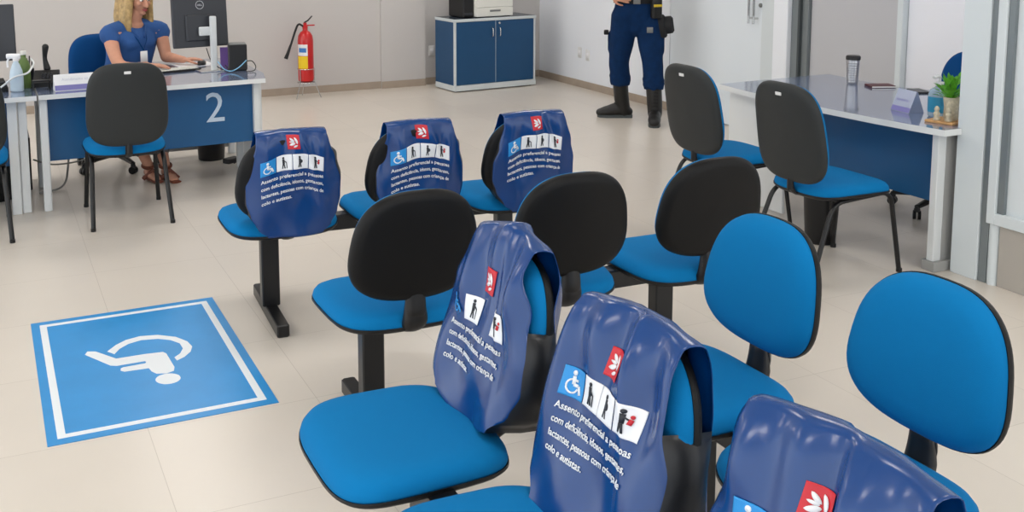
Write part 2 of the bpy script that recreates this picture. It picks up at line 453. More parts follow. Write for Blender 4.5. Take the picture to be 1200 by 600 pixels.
def bench(label, loc, rz, xs, legs, ext=.12, yawb=0., bdy=0., bdz=0.):
    t = thing('bench_seating', label, 'bench', (loc[0], loc[1], 0), rz)
    x0, x1 = min(xs)-ext, max(xs)+ext
    MB().box(x0, x1, -.035, .035, .37, .44, .006).build('beam', M['blackmetal'], t, angle=30)
    for lx in legs:
        l = MB(); l.box(lx-.04, lx+.04, -.03, .03, .05, .37, .005)
        lo = l.build('leg', M['blackmetal'], t, angle=30)
        f_ = MB(); f_.box(lx-.027, lx+.027, -.285, .285, .0, .055, .006); f_.build('foot', M['blackmetal'], lo, angle=30)
    for x in xs:
        make_seat(t, x)
        back_o, _ = make_back(BACK_W, BACK_H, Matrix.Translation((x, 0, 0)) @ back_yaw(yawb, bdy, bdz) @ back_xform(), M['fabric'], M['shell'], t)
        back_o.location = (0, 0, 0)
        st = MB()
        st.tube(fillet([(x, -.02, .449), (x, -.20+bdy, .443), (x, -.258+bdy, .475), (x, BACK_Y+.008+bdy, .585)], .04), [(.016, .034)]*14, 12, up=(0, 0, 1))
        st.limb([(x, -.195+bdy, .432), (x, -.238+bdy, .455), (x, -.240+bdy, .53)], [(.030, .047), (.027, .044), (.016, .034)], 14, up=(0, 1, 0))
        st.build('back_strut', M['plastic_black'], t, angle=50)
    return t

A_X, A_R = 1.145, -3.5
SP = .575
bA = bench('black beam bench whose three backrests all wear covers, nearest the numbered desk', (1.165, 4.47), R(A_R), [0, .565, 1.115], [-.045, 1.10], bdz=-.03)
bB = bench('middle beam bench with three uncovered black-shelled backrests facing the counters', (1.255, 3.30), R(-1.5), [0, SP+.005, 2*SP+.01], [-.075, 2*SP-.03])
bC = bench('front beam bench of blue seats whose backrests wear printed covers, facing left', (.915, 2.34), R(90), [0, -SP, -2*SP], [-.16, -2*SP+.1], yawb=R(2), bdy=-.045)
bD = bench('beam bench of bare blue backrests behind the front covered bench', (1.765, 2.285), R(90), [0, -SP, -2*SP], [-.05, -2*SP+.1])

# ------------------------------------------------------------------ printed seat covers
def cover(name_label, bench_obj, x, printed='front', seed=0, open_sides=True, shift=.07, L=.46, top_hw=.185, peak=0., hang=0., yawb=0., bdy=0., bdz=0., dx=0., fan=0., wide=0., tip=.115, worn=False):
    rnd = random.Random(seed)
    Tb = Matrix.Translation((x, 0, 0)) @ back_yaw(yawb, bdy, bdz) @ back_xform()
    ph = [rnd.uniform(0, 6.28) for _ in range(6)]
    ztop = BACK_H/2+.014
    def hw(b):
        q = b/L
        if open_sides:
            pts = [(0, top_hw), (.05, top_hw+.004), (.3, .180+wide), (.5, .202+wide), (.66, .202+wide), (.8, .185+wide*.8), (.92, .155), (1., tip)]
        else:
            pts = [(0, top_hw+.012), (.05, top_hw+.024), (.12, .212), (.20, .196), (.28, .200), (.38, .236), (.6, .242), (.75, .225), (.9, .165), (1., .075)]
        for (a, A), (c, B) in zip(pts[:-1], pts[1:]):
            if q <= c:
                t = (q-a)/(c-a); t = t*t*(3-2*t); return A*(1-t)+B*t
        return pts[-1][1]
    def S(a, b, side, off=0.):
        # side +1 front sheet, -1 back sheet; a across, b down from the seam
        q = b/L
        base = (.060 if side > 0 else -.056)
        tent = (1-math.exp(-b/.05))
        y = base*(.42+.58*tent) if side > 0 else base*(.5+.5*tent)
        y += side*.35*a*a*(1 if side > 0 else -1)
        e = max(0, abs(a)-(.15 if wide else .10))
        y -= side*min((6. if wide else 2.2)*e*e, .05)*min(1, b/.08)
        fold = (.011 if wide else .0075)*math.exp(-((b-.09)/.11)**2)*(sin(a*52+ph[0]+b*6)+.6*sin(a*31+ph[1]-b*14))
        fold += (.006 if wide else .004)*sin(a*24+b*20+ph[2])*min(1, b/.15)+.0035*sin(a*34-b*17+ph[3])*min(1, b/.2)
        cr = a-(.035+.26*b)*(1 if side < 0 else -1)
        fold += .014*math.exp(-(cr/.014)**2)*math.exp(-((b-.12)/.16)**2)
        y += side*(fold+.004)
        y -= side*hang*q*q
        z = ztop-b - .016*(a/.2)**2*math.exp(-b/.12)*(1-peak) + peak*.06*(1-abs(a)/.2)*math.exp(-b/.1)
        p = V((a+dx*min(1, b/.15+.4), z, y+side*off))
        return p
    mb = MB(); mb.T = Tb
    nu, nb, nc = 44, 40, 6
    rows = []
    def rowpts(side, b): return [S((2*i/nu-1)*hw(b), b, side) for i in range(nu+1)]
    fr = [rowpts(1, L*(1-j/nb)) for j in range(nb+1)]
    bk = [rowpts(-1, L*j/nb) for j in range(nb+1)]
    top = []
    for k in range(1, nc):
        ang = pi*k/nc
        rr = []
        for p, q in zip(fr[-1], bk[0]):
            m_ = (p+q)/2; d = (p-q)/2
            rr.append(V((m_.x, m_.y+.014*sin(ang), m_.z+d.z*cos(ang))))
        top.append(rr)
    R_ = mb.rings(fr+top+bk, closed=False, cap0=False, cap1=False)
    # black side gussets joining the two sheets below the armholes
    mb.mi = 6
    gb = .155 if wide else .07
    for i, sg in ((0, -1), (nu, 1)):
        mids = []
        for j in range(nb+1):
            b0 = L*(1-j/nb)
            p, q = fr[j][i], bk[nb-j][i]
            mids.append(mb.v(((p.x+q.x)/2+sg*(.034 if wide else .018)*min(1, max(0, (b0-gb)/.03))*(1-.8*(b0/L)**3), (p.y+q.y)/2, (p.z+q.z)/2)))
        for j in range(nb):
            b0, b1 = L*(1-j/nb), L*(1-(j+1)/nb)
            if b1 < gb: continue
            va, vb = R_[j][i], R_[j+1][i]
            vc, vd = R_[len(R_)-1-j][i], R_[len(R_)-2-j][i]
            mb.f([va, vb, mids[j+1], mids[j]]); mb.f([mids[j], mids[j+1], vd, vc])
    mb.mi = 0
    sd = 1 if printed == 'front' else -1
    def FV(u, v_): return v_+fan*u*u
    # reading direction: across = viewer's left to right
    def place(u, v_): return S(-u*sd if sd > 0 else u, v_, sd, .0022)
    def quad(u0, u1, v0, v1, mi, n=16, lift=0.):
        mb.mi = mi
        g = [[mb.v(S((-sd)*(u0+(u1-u0)*i/n), FV(u0+(u1-u0)*i/n, v0+(v1-v0)*j/n), sd, .0018+lift)) for i in range(n+1)] for j in range(n+1)]
        for j in range(n):
            for i in range(n): mb.f([g[j][i], g[j][i+1], g[j+1][i+1], g[j+1][i]])
    def poly(pts, mi, lift=.0022):
        mb.mi = mi; mb.f([mb.v(S((-sd)*u, FV(u, v_), sd, .0018+lift)) for u, v_ in pts])
    def disc(u, v_, r, mi, lift=.0022, n=14, ry=None): poly([(u+r*cos(2*pi*k/n), v_+(ry or r)*sin(2*pi*k/n)) for k in range(n)], mi, lift)
    def line(a, b_, r, mi, lift=.0022):
        d = V((b_[0]-a[0], b_[1]-a[1])).normalized(); n = V((-d.y, d.x))*r
        poly([(a[0]+n.x, a[1]+n.y), (b_[0]+n.x, b_[1]+n.y), (b_[0]-n.x, b_[1]-n.y), (a[0]-n.x, a[1]-n.y)], mi, lift)
    def arc(u, v_, r, wd, a0, a1, mi, n=18, lift=.0022):
        for k in range(n):
            t0 = a0+(a1-a0)*k/n; t1 = a0+(a1-a0)*(k+1)/n
            poly([(u+(r+wd)*cos(t0), v_+(r+wd)*sin(t0)), (u+(r+wd)*cos(t1), v_+(r+wd)*sin(t1)), (u+r*cos(t1), v_+r*sin(t1)), (u+r*cos(t0), v_+r*sin(t0))], mi, lift)
    W, CY, RD, DK = 2, 3, 4, 5
    # red emblem with white petals
    l0 = shift
    quad(-.026, .026, l0, l0+.058, RD)
    cy0 = l0+.029
    def leaf(p0, p1, wd, bend):
        a, c = V(p0), V(p1); d = c-a; n = V((-d.y, d.x)).normalized(); pts = []
        for k in range(9): t = k/8; pts.append(a+d*t+n*(bend*4*t*(1-t)+wd*math.sin(pi*t)**.6))
        for k in range(1, 8): t = 1-k/8; pts.append(a+d*t+n*(bend*4*t*(1-t)-wd*math.sin(pi*t)**.6))
        poly([(q.x*.024, cy0+q.y*.027) for q in pts], W)
    leaf((-.60, -.62), (.20, -.12), .17, .05); leaf((-.74, -.10), (.12, -.02), .11, .02); leaf((-.74, .42), (.30, .12), .19, .02)
    leaf((.20, -.72), (.62, .30), .19, -.10); leaf((-.10, .74), (.66, .46), .14, .02)
    # icon row
    s0 = shift+.078; iw = .064; gap = .003; u0 = -.145
    if not worn: quad(u0, u0+iw, s0, s0+iw, CY)
    if worn: W = CY
    c = u0+iw*.5
    disc(c-.004, s0+.011, .0058, W); line((c-.004, s0+.018), (c-.002, s0+.036), .0042, W); line((c-.002, s0+.036), (c+.012, s0+.036), .0036, W)
    line((c+.012, s0+.036), (c+.020, s0+.053), .0036, W); line((c-.002, s0+.026), (c+.009, s0+.026), .0026, W); arc(c-.004, s0+.040, .0125, .004, .2, 4.5, W)
    W = 2
    for k in range(3):
        if worn and k == 1: continue
        a = u0+(k+1)*(iw+gap); quad(a, a+iw, s0, s0+iw, W)
        m_ = a+iw*.5
        disc(m_-.004, s0+.012, .0045, DK)
        line((m_-.004, s0+.017), (m_-.003, s0+.036), .0045, DK); line((m_-.005, s0+.036), (m_-.008, s0+.055), .0022, DK); line((m_-.002, s0+.036), (m_+.002, s0+.055), .0022, DK)
        if k == 0: line((m_-.003, s0+.022), (m_+.008, s0+.031), .0016, DK); line((m_+.008, s0+.031), (m_+.010, s0+.055), .0012, DK)
        if k == 1: disc(m_+.002, s0+.030, .0065, DK, ry=.0075); line((m_-.003, s0+.020), (m_+.006, s0+.026), .0016, DK)
        if k == 2: disc(m_+.010, s0+.020, .0038, RD); line((m_+.010, s0+.025), (m_+.008, s0+.036), .0038, RD); line((m_-.003, s0+.022), (m_+.008, s0+.028), .0016, DK)
    # lines of text
    t0 = s0+iw+.030
    for k, s_ in enumerate(['Assento preferencial a pessoas', 'com defici\u00eancia, idosos, gestantes,', 'lactantes, pessoas com crian\u00e7a de', 'colo e autistas.']):
        vs, fs = text_geo(s_, .0215, bold=.0003)
        mb.mi = W
        sc = .262/max(v_[0] for v_ in vs) if k < 3 else None
        if k == 0: scx = sc
        fx = min(sc, 1.05) if sc else scx
        vv = [mb.v(S((-sd)*(u0+.002+v_[0]*fx), FV(u0+v_[0]*fx, t0+k*.031-v_[1]), sd, .0026)) for v_ in vs]
        for f_ in fs: mb.f([vv[i] for i in f_])
    mb.keepn = False
    me_o = mb.build('seat_cover', [M['vinyl'], M['lining'], M['print_white'], M['print_cyan'], M['print_red'], M['print_dark'], M['gusset'], M['gusset']], None, angle=75)
    sol = me_o.modifiers.new('cloth_thickness', 'SOLIDIFY'); sol.thickness = .0012; sol.offset = -1
    me_o.matrix_world = Matrix.Translation(bench_obj.location) @ Matrix.Rotation(bench_obj.rotation_euler.z, 4, 'Z')
    tag(me_o, name_label, 'seat cover', 'printed seat covers')
    return me_o

cover('printed blue cover on the far bench seat nearest the desk marked 2', bA, 0, 'back', 1, True, .0, L=.435, hang=-.035, top_hw=.150, bdz=-.03, dx=.016, fan=1.5)
cover('printed blue cover on the middle seat of the far covered bench', bA, .565, 'back', 2, True, .0, L=.435, hang=-.035, top_hw=.150, bdz=-.03, dx=.016, fan=1.5)
cover('printed blue cover on the far bench seat nearest the guard', bA, 1.115, 'back', 3, True, .0, L=.435, hang=-.035, top_hw=.150, bdz=-.03, dx=.016, fan=1.5)
cover('slanting shiny blue cover on the front bench, crumpled with a stretched print', bC, 0, 'front', 4, True, .085, L=.47, peak=.75, yawb=R(1), bdy=-.045, wide=.022, top_hw=.15, tip=.03, hang=-.03, worn=True)
cover('upright blue cover in the middle of the front bench with readable icons', bC, -SP, 'front', 5, True, .07, L=.49, peak=.15, yawb=R(3), bdy=-.045, wide=.012, top_hw=.175, tip=.12, hang=-.06)
cover('blue cover cut off by the bottom edge, nearest the camera', bC, -2*SP, 'front', 6, True, .075, L=.49, peak=.1, yawb=R(3), bdy=-.045, wide=.020, top_hw=.19, tip=.12, hang=-.06)

# ------------------------------------------------------------------ visitor chairs
def make_visitor(label, loc, rz):
    t = thing('visitor_chair', label, 'chair', loc, rz)
    for s in (-1, 1):
        p = [(s*.225, -.32, .0), (s*.205, -.175, .395), (s*.20, .20, .415), (s*.222, .26, 0)]
        b = MB(); b.tube(fillet(p, .07, 7), [(.0135, .0105)]*18, 12)
        for q in (p[0], p[3]): b.lathe([(.015, 0), (.015, .018), (.011, .02)], (q[0], q[1], 0), 12)
        b.build('leg_frame', M['blackmetal'], t)
    b = MB(); b.tube([(-.205, -.12, .398), (.205, -.12, .398)], .011, 10); b.tube([(-.2, .14, .41), (.2, .14, .41)], .011, 10)
    b.build('crossbar', M['blackmetal'], t)
    seat = make_seat(t, 0, .47, .46, .475)
    back, sh = make_back(.455, .50, back_xform(.725, -.275, R(10)), M['fabric'], M['shell_grey'], t, taper=.05, n=3.4, curve=.30)
    tg = MB(); tg.T = back_xform(.725, -.275, R(10)); tg.box(-.019, .019, .195, .211, -.0475, -.0425, .001); tg.build('maker_tag', M['tag'], back)
    st = MB(); st.tube(fillet([(0, -.06, .405), (0, -.225, .40), (0, -.256, .44), (0, -.260, .56)], .04), [(.008, .022)]*14, 10, up=(0, 0, 1))
    st.tube([(0, -.256, .43), (0, -.258, .50)], .017, 12)
    st.build('back_support', M['blackmetal'], t)
    return t
vc = make_visitor('blue visitor chair with charcoal back in front of the desk marked 2', (.75, 6.49, 0), R(-1))
copy_thing(vc, (-.14, 6.46, 0), 0, 'visitor chair at the left edge, mostly cut off by the frame')
copy_thing(vc, (3.89, 3.95, 0), R(-90), 'nearer charcoal-backed visitor chair at the right-hand desk, beside the pillar')
copy_thing(vc, (3.86, 4.68, 0), R(-90), 'farther charcoal-backed visitor chair at the right-hand desk, beside the white door')

# ------------------------------------------------------------------ office chairs
def make_office(label, loc, rz):
    t = thing('office_chair', label, 'chair', loc, rz)
    base = MB(); base.lathe([(.04, .075), (.045, .11), (.03, .13), (.03, .22), (.022, .23), (.022, .41)], n=20)
    bo = base.build('base', M['plastic_black'], t)
    for k in range(5):
        a = 2*pi*k/5+.4; dx, dy = cos(a), sin(a)
        l = MB(); l.tube([(dx*.03, dy*.03, .10), (dx*.17, dy*.17, .092), (dx*.29, dy*.29, .075)], [(.022, .026), (.019, .022), (.013, .018)], 10); l.build('base_arm', M['plastic_black'], bo)
        w = MB()
        for s in (-1, 1):
            w.T = Matrix.Translation((dx*.29, dy*.29, .027)) @ Matrix.Rotation(a+.6*k, 4, 'Z') @ Matrix.Translation((0, s*.013, 0)) @ Matrix.Rotation(pi/2, 4, 'X')
            w.lathe([(.008, -.009), (.027, -.008), (.027, .008), (.008, .009)], n=18)
        w.T = Matrix.Translation((dx*.29, dy*.29, .05)); w.lathe([(.018, -.004), (.018, .012), (.010, .03)], n=12)
        w.build('castor', M['plastic_black'], bo)
    make_seat(t, 0, .49, .47, .49)
    b = MB(); b.box(-.09, .09, -.1, .1, .405, .44, .01); b.build('mechanism', M['plastic_black'], t)
    make_back(.46, .44, back_xform(.735, -.27, R(7)), M['fabric_dark'], M['fabric_dark'], t, taper=.06, n=3.0, curve=.4)
    st = MB(); st.tube(fillet([(0, -.05, .425), (0, -.25, .42), (0, -.285, .50), (0, -.268, .62)], .05), [(.010, .03)]*14, 10, up=(0, 0, 1)); st.build('back_support', M['plastic_black'], t)
    return t
oc = make_office('dark blue swivel chair behind the desk marked 2, carrying the seated woman', (.84, 7.82, 0), R(192))
copy_thing(oc, (5.27, 4.43, 0), R(97), 'dark blue swivel chair behind the right-hand desk, half hidden by the pillar')

# ------------------------------------------------------------------ desks
def smooth_poly(pts): return pts
def desk2():
    t = thing('service_desk', 'blue and white service desk bearing a large number 2', 'desk', (0, 0, 0))
    top = MB()
    poly = [(.285, 6.70), (1.71, 6.79), (1.76, 7.05), (1.76, 8.0), (1.12, 8.0), (1.12, 7.75)]
    for k in range(7):
        a = k/6*pi/2; poly.append((1.12-.18+.18*cos(a) if False else 1.12-.2*(1-cos(a)), 7.75-.2*sin(a)))
    poly += [(.285, 7.50)]
    top.prism(poly, .705, .735, side_mi=1)
    top.build('desktop', [M['desk_top'], M['desk_edge']], t, angle=30)
    # front modesty panel and numeral
    pn = MB(); pn.box(0, 1.32, 0, .022, .295, .702, .002)
    p = pn.build('front_panel', M['desk_panel'], t, angle=30); p.location = (.335, 6.835, 0); p.rotation_euler.z = R(3.2)
    vs, fs = text_geo('2', .285)
    n = MB()
    vv = [n.v((v_[0], -.0008, v_[1])) for v_ in vs]; vw = [n.v((v_[0], -.0001, v_[1])) for v_ in vs]
    for f_ in fs: n.f([vv[i] for i in f_]); n.f([vw[i] for i in reversed(f_)])
    no = n.build('numeral', mat('pale_blue_numeral', (190, 208, 226), .5), p, angle=30); no.location = (.985, 0, .45)
    l = MB(); l.box(.288, .335, 6.74, 6.80, 0, .702, .006); l.box(.295, .325, 6.80, 7.44, .62, .70, .004); l.build('leg', M['desk_leg'], t, angle=30)
    l = MB(); l.box(.288, .335, 7.40, 7.46, 0, .702, .006); l.build('leg', M['desk_leg'], t, angle=30)
    l = MB(); l.box(1.645, 1.69, 6.87, 6.93, 0, .702, .006); l.box(1.69, 1.715, 6.93, 7.40, .03, .70, .004); l.box(1.645, 1.69, 7.40, 7.46, 0, .70, .004); l.build('leg', M['desk_leg'], t, angle=30)
    l = MB(); l.box(1.69, 1.74, 7.9, 7.96, 0, .702, .006); l.build('leg', M['desk_leg'], t, angle=30)
    r = MB(); r.box(1.12, 1.70, 7.93, 7.96, .05, .13, .005); r.build('low_grey_bar', M['desk_leg_grey'], t, angle=30)  # plain grey bar set low along the far side of the desk return
    return t
desk2()
def desk1():
    t = thing('service_desk', 'service desk at the far left, cut off by the frame', 'desk', (0, 0, 0))
    top = MB(); top.prism([(-1.15, 6.58), (.275, 6.69), (.275, 7.49), (-1.15, 7.49)], .705, .735, side_mi=1)
    top.build('desktop', [M['desk_top'], M['desk_edge']], t, angle=30)
    l = MB(); l.box(.105, .16, 6.74, 6.79, 0, .704, .004); l.box(.165, .215, 6.76, 7.44, 0.0, .704, .004); l.build('leg', M['desk_leg'], t, angle=30)
    l = MB(); l.box(-1.1, -1.05, 6.74, 7.44, 0, .704, .004); l.build('leg', M['desk_leg'], t, angle=30)
    pn = MB(); pn.box(-1.05, .105, 6.80, 6.822, .295, .702, .002); pn.build('front_panel', M['desk_panel'], t, angle=30)
    return t
desk1()
def desk3():
    t = thing('service_desk', 'right-hand desk with curved blue-grey top and steel mug on it', 'desk', (0, 0, 0))
    front = [(4.235, 5.27), (4.20, 4.95), (4.195, 4.62), (4.20, 4.30), (4.215, 4.0), (4.24, 3.75), (4.262, 3.60)]
    back = [(5.60, 3.60), (5.60, 4.30), (5.35, 4.42), (5.22, 4.52), (5.13, 4.70), (5.13, 4.98), (5.17, 5.30)]
    poly = front + back   # runs clockwise or not: fixed below
    area = sum(poly[i][0]*poly[(i+1) % len(poly)][1]-poly[(i+1) % len(poly)][0]*poly[i][1] for i in range(len(poly)))
    if area < 0: poly = poly[::-1]
    top = MB(); top.prism(poly, .703, .735, side_mi=1)
    top.build('desktop', [M['desk_top'], M['desk_edge']], t, angle=30)
    p = MB(); p.box(4.44, 4.462, 3.78, 4.72, .31, .702, .002); p.build('front_panel', M['desk_panel'], t, angle=30)
    l = MB(); l.box(4.30, 4.355, 3.66, 3.70, .05, .702, .003); l.mi = 1; l.box(4.355, 4.56, 3.662, 3.698, .05, .702, .003); l.box(4.29, 4.9, 3.64, 3.72, 0, .05, .004)
    l.mi = 2; l.box(4.44, 4.452, 3.655, 3.6625, .09, .12, .003)
    l.build('leg', [M['desk_leg'], M['desk_leg_grey'], M['seal']], t, angle=30)
    l = MB(); l.box(4.40, 4.45, 5.10, 5.15, 0, .702, .004); l.build('leg', M['desk_leg'], t, angle=30)
    e = MB(); e.box(4.30, 4.318, 4.74, 5.24, .02, .702, .002); e.build('end_panel', M['desk_edge'], t, angle=30)
    l = MB(); l.box(5.52, 5.57, 3.68, 3.74, 0, .702, .004); l.build('leg', M['desk_leg'], t, angle=30)
    l = MB(); l.box(5.05, 5.10, 5.10, 5.15, 0, .702, .004); l.build('leg', M['desk_leg'], t, angle=30)
desk3()

# ------------------------------------------------------------------ cabinet and printer
def cabinet():
    t = thing('storage_cabinet', 'low blue two-door cabinet with white edges under the printer', 'cabinet', (4.47, 9.80, 0), R(4.5))
    w, d, hh = 1.0, .42, .767
    b = MB(); b.box(.02, w-.02, .02, d, .07, .735); b.mi = 1
    b.box(0, .022, 0, .022, .07, .735); b.box(w-.022, w, 0, .022, .07, .735); b.mi = 0; b.box(0, .02, .022, d, .07, .735); b.box(w-.02, w, .022, d, .07, .735)
    b.build('body', [M['cab_blue'], M['cab_white']], t, angle=30)
    b = MB(); b.box(-.008, w+.008, -.008, d, .735, .765, .003); b.mi = 1; b.box(0, w, 0, d-.008, .765, .767)
    b.build('top', [M['cab_white'], M['cab_top']], t, angle=30)
    b = MB(); b.box(-.004, w+.004, -.012, d, 0.012, .07, .004); b.mi = 1; b.box(.03, w-.03, .03, d-.02, 0, .012); b.build('plinth', [M['cab_white'], M['seal']], t, angle=30)
    for s, x0, x1 in ((0, .024, .498), (1, .502, w-.024)):
        dd = MB(); dd.box(x0, x1, -.002, .018, .074, .731, .002); do = dd.build('door', M['cab_blue'], t, angle=30)
        hx = .455 if s == 0 else .545
        h = MB(); h.tube(fillet([(hx, -.002, .56), (hx, -.026, .575), (hx, -.026, .645), (hx, -.002, .66)], .02), .006, 10); h.build('handle', M['chrome'], do)
    k = MB(); k.T = Matrix.Translation((.545, -.002, .705)) @ Matrix.Rotation(pi/2, 4, 'X'); k.lathe([(.012, 0), (.012, .006), (.006, .009)], n=14); k.build('lock', M['chrome'], t)
    for xx in (.5,):
        s = MB(); s.box(xx-.002, xx+.002, -.0005, .016, .074, .731); s.build('door_gap', M['cab_white'], t, angle=30)
cabinet()
def printer():
    t = thing('printer', 'white and black office printer on the blue cabinet', 'printer', (4.74, 9.86, .7672), R(4.5))
    b = MB(); b.box(0, .47, .012, .34, .006, .31, .012); b.box(-.01, .48, .0, .34, .31, .36, .015); b.build('body', M['printer_w'], t, angle=30)
    b = MB(); b.box(-.135, -.004, .02, .34, .004, .33, .012); b.build('side_unit', M['plastic_black'], t, angle=30)
    b = MB(); b.box(-.12, -.02, .012, .0195, .03, .055, .003); b.build('side_slot', M['screen'], t, angle=30)
    dr = MB(); dr.box(.008, .462, -.006, .0115, .008, .10, .005); d = dr.build('paper_drawer', M['printer_w'], t, angle=30)
    h = MB(); h.box(.175, .305, -.010, -.0065, .058, .078, .004); h.build('drawer_handle', M['grey_plastic'], d)
    dr = MB(); dr.box(.008, .462, -.004, .0115, .106, .19, .005); dr.build('output_panel', M['printer_w'], t, angle=30)
    for x in (.03, .44, -.11):
        pass
    f_ = MB()
    for x in (.03, .44):
        for y in (.04, .31): f_.lathe([(.012, 0), (.012, .008)], (x, y, 0), 10)
    f_.build('foot', M['plastic_black'], t)
printer()

# ------------------------------------------------------------------ fire extinguisher
def extinguisher():
    x, y = 2.985, 10.18
    t = thing('fire_extinguisher', 'red fire extinguisher with black hose by the back wall', 'fire extinguisher', (x, y, .168))
    b = MB(); b.lathe([(.06, 0), (.078, .012), (.08, .04), (.08, .42), (.072, .47), (.05, .505), (.028, .52), (.024, .545)], n=28); b.build('cylinder', M['red_paint'], t)
    v_ = MB(); v_.lathe([(.028, .54), (.028, .565), (.018, .575), (.018, .60)], n=16); v_.box(-.012, .10, -.010, .010, .565, .578, .003)
    v_.build('valve', M['red_paint'], t)
    h = MB(); h.tube([(-.01, 0, .60), (.03, 0, .62), (.075, -.0, .665)], [(.008, .012), (.008, .012), (.006, .010)], 8); h.build('lever', M['plastic_black'], t)
    h = MB(); h.tube(fillet([(-.015, 0, .56), (-.075, -.02, .60), (-.11, -.03, .53), (-.165, -.04, .38), (-.21, -.05, .28)], .05), [.009]*13+[.009, .009, .010, .011, .012, .014, .017, .020][:0]+[.009]*0 if False else .011, 10)
    h.tube([(-.165, -.04, .385), (-.20, -.048, .30), (-.222, -.052, .25)], [.012, .017, .021], 12); h.build('hose', M['plastic_black'], t)
    def wrap(z0, z1, a0, a1, m, r=.0812):
        b = MB(); n = 16
        g = [[b.v((r*cos(a0+(a1-a0)*i/n), r*sin(a0+(a1-a0)*i/n), z)) for i in range(n+1)] for z in (z0, z1)]
        for i in range(n): b.f([g[0][i], g[0][i+1], g[1][i+1], g[1][i]])
        return b, m
    for z0, z1, a0, a1, m in ((.27, .385, R(185), R(268), 'paper'), (.305, .35, R(200), R(258), 'label_blue'), (.14, .265, R(185), R(268), 'yellow')):
        b, mm = wrap(z0, z1, a0, a1, m, .0812 if m != 'label_blue' else .0818); b.build('label', M[mm], t)
    s = thing('extinguisher_stand', 'thin chrome tripod stand under the red extinguisher', 'stand', (x, y, 0))
    b = MB(); ring = [(.086*cos(2*pi*k/32), .086*sin(2*pi*k/32), .300) for k in range(33)]; b.tube(ring, .004, 8); b.build('upper_ring', M['chrome'], s)
    b = MB(); ring = [(.088*cos(2*pi*k/32), .088*sin(2*pi*k/32), .160) for k in range(33)]; b.tube(ring, .005, 8)
    b.lathe([(.084, .160), (.084, .1675), (.0, .1675)], n=24, cap0=True, cap1=False); b.build('ring', M['chrome'], s)
    for k, a in enumerate((R(212), R(332), R(90))):
        b = MB(); b.tube([(.088*cos(a), .088*sin(a), .30), (.088*cos(a), .088*sin(a), .16), (.15*cos(a), .15*sin(a), .004)], .005, 8); b.build('leg', M['chrome'], s)
extinguisher()

# ------------------------------------------------------------------ desk items, left
Z = .7352
def monitor(label, loc, rz, w, h, px=0., ph=.33):
    t = thing('monitor', label, 'monitor', loc, rz)   # local: back towards -Y
    s = MB(); s.T = Matrix.Rotation(R(-4), 4, 'X')
    s.box(-w/2, w/2, -.018, .012, .165, .165+h, .006); s.box(-w*.28, w*.28, -.034, -.017, .21, .165+h*.62, .012)
    so = s.build('screen_housing', M['screen'], t, angle=30)
    d = MB(); d.T = Matrix.Rotation(R(-4), 4, 'X'); d.box(-w/2+.008, w/2-.008, .0122, .0128, .175, .165+h-.008); d.build('display', M['plastic_black'], so)
    lg = MB(); lg.T = Matrix.Rotation(R(-4), 4, 'X') @ Matrix.Translation((0, -.0195, .165+h*.80)) @ Matrix.Rotation(pi/2, 4, 'X')
    n = 32
    for k in range(n):
        a, b_ = 2*pi*k/n, 2*pi*(k+1)/n
        lg.rings([[(r*cos(a), r*sin(a), z) for r, z in ((.026, 0), (.030, 0), (.030, .001), (.026, .001))], [(r*cos(b_), r*sin(b_), z) for r, z in ((.026, 0), (.030, 0), (.030, .001), (.026, .001))]], True, False, False)
    vs, fs = text_geo('DELL', .0165, 'CENTER', .0004)
    vv = [lg.v((v_[0], v_[1]-.006, .001)) for v_ in vs]
    for f_ in fs: lg.f([vv[i] for i in f_])
    lg.build('emblem', M['logo_grey'], so)
    p = MB(); p.box(px-.022, px+.022, -.085, -.055, .004, ph, .006); p.box(min(px, 0)-.03, max(px, 0)+.03, -.058, -.03, .25, .31, .005); p.build('stand_pole', M['desk_leg'], t, angle=30)
    b = MB(); b.box(px-.12, px+.12, -.13, .07, 0, .008, .003); b.build('stand_base', M['chrome'], t, angle=30)
    return t
monitor('black monitor on a silver pole stand, seen from behind beside the woman', (1.405, 7.37, Z), R(9), .40, .37, .062, .385)
monitor('black monitor at the left edge on the neighbouring desk', (-.03, 7.16, Z), R(4), .44, .36)

def keyboard():
    t = thing('keyboard', 'flat dark keyboard on a white base before the woman', 'keyboard', (1.20, 7.40, Z), R(14))
    b = MB(); b.box(-.19, .19, -.07, .07, 0, .014, .005); b.build('body', M['plastic_black'], t, angle=30)
    k = MB()
    for j in range(5):
        for i in range(15): k.box(-.178+i*.0238, -.178+i*.0238+.020, -.058+j*.0235, -.058+j*.0235+.020, .0142, .019, .003)
    k.build('keys', M['printer_w'], t, angle=30)
keyboard()
t = tag(MB().box(-.15, .13, -.11, .11, 0, .002).build('paper_sheet', M['paper'], angle=30), 'white sheet of paper under the seated woman\'s hand', 'paper'); t.location = (1.42, 7.70, Z); t.rotation_euler.z = R(10)
def mouse():
    t = thing('computer_mouse', 'dark computer mouse under the woman\'s fingers', 'mouse', (1.455, 7.655, Z+.0022), R(-20))
    b = MB(); b.pad(supere(.03, .055, 2.4), [(1., 0), (1., .012), (.9, .024), (.6, .032), (.02, .034)], n=28); b.build('shell', M['plastic_black'], t, angle=60)
    w = MB(); w.T = Matrix.Translation((0, .028, .032)) @ Matrix.Rotation(pi/2, 4, 'Y'); w.lathe([(.006, -.004), (.006, .004)], n=12); w.build('wheel', M['grey_plastic'], t)
mouse()
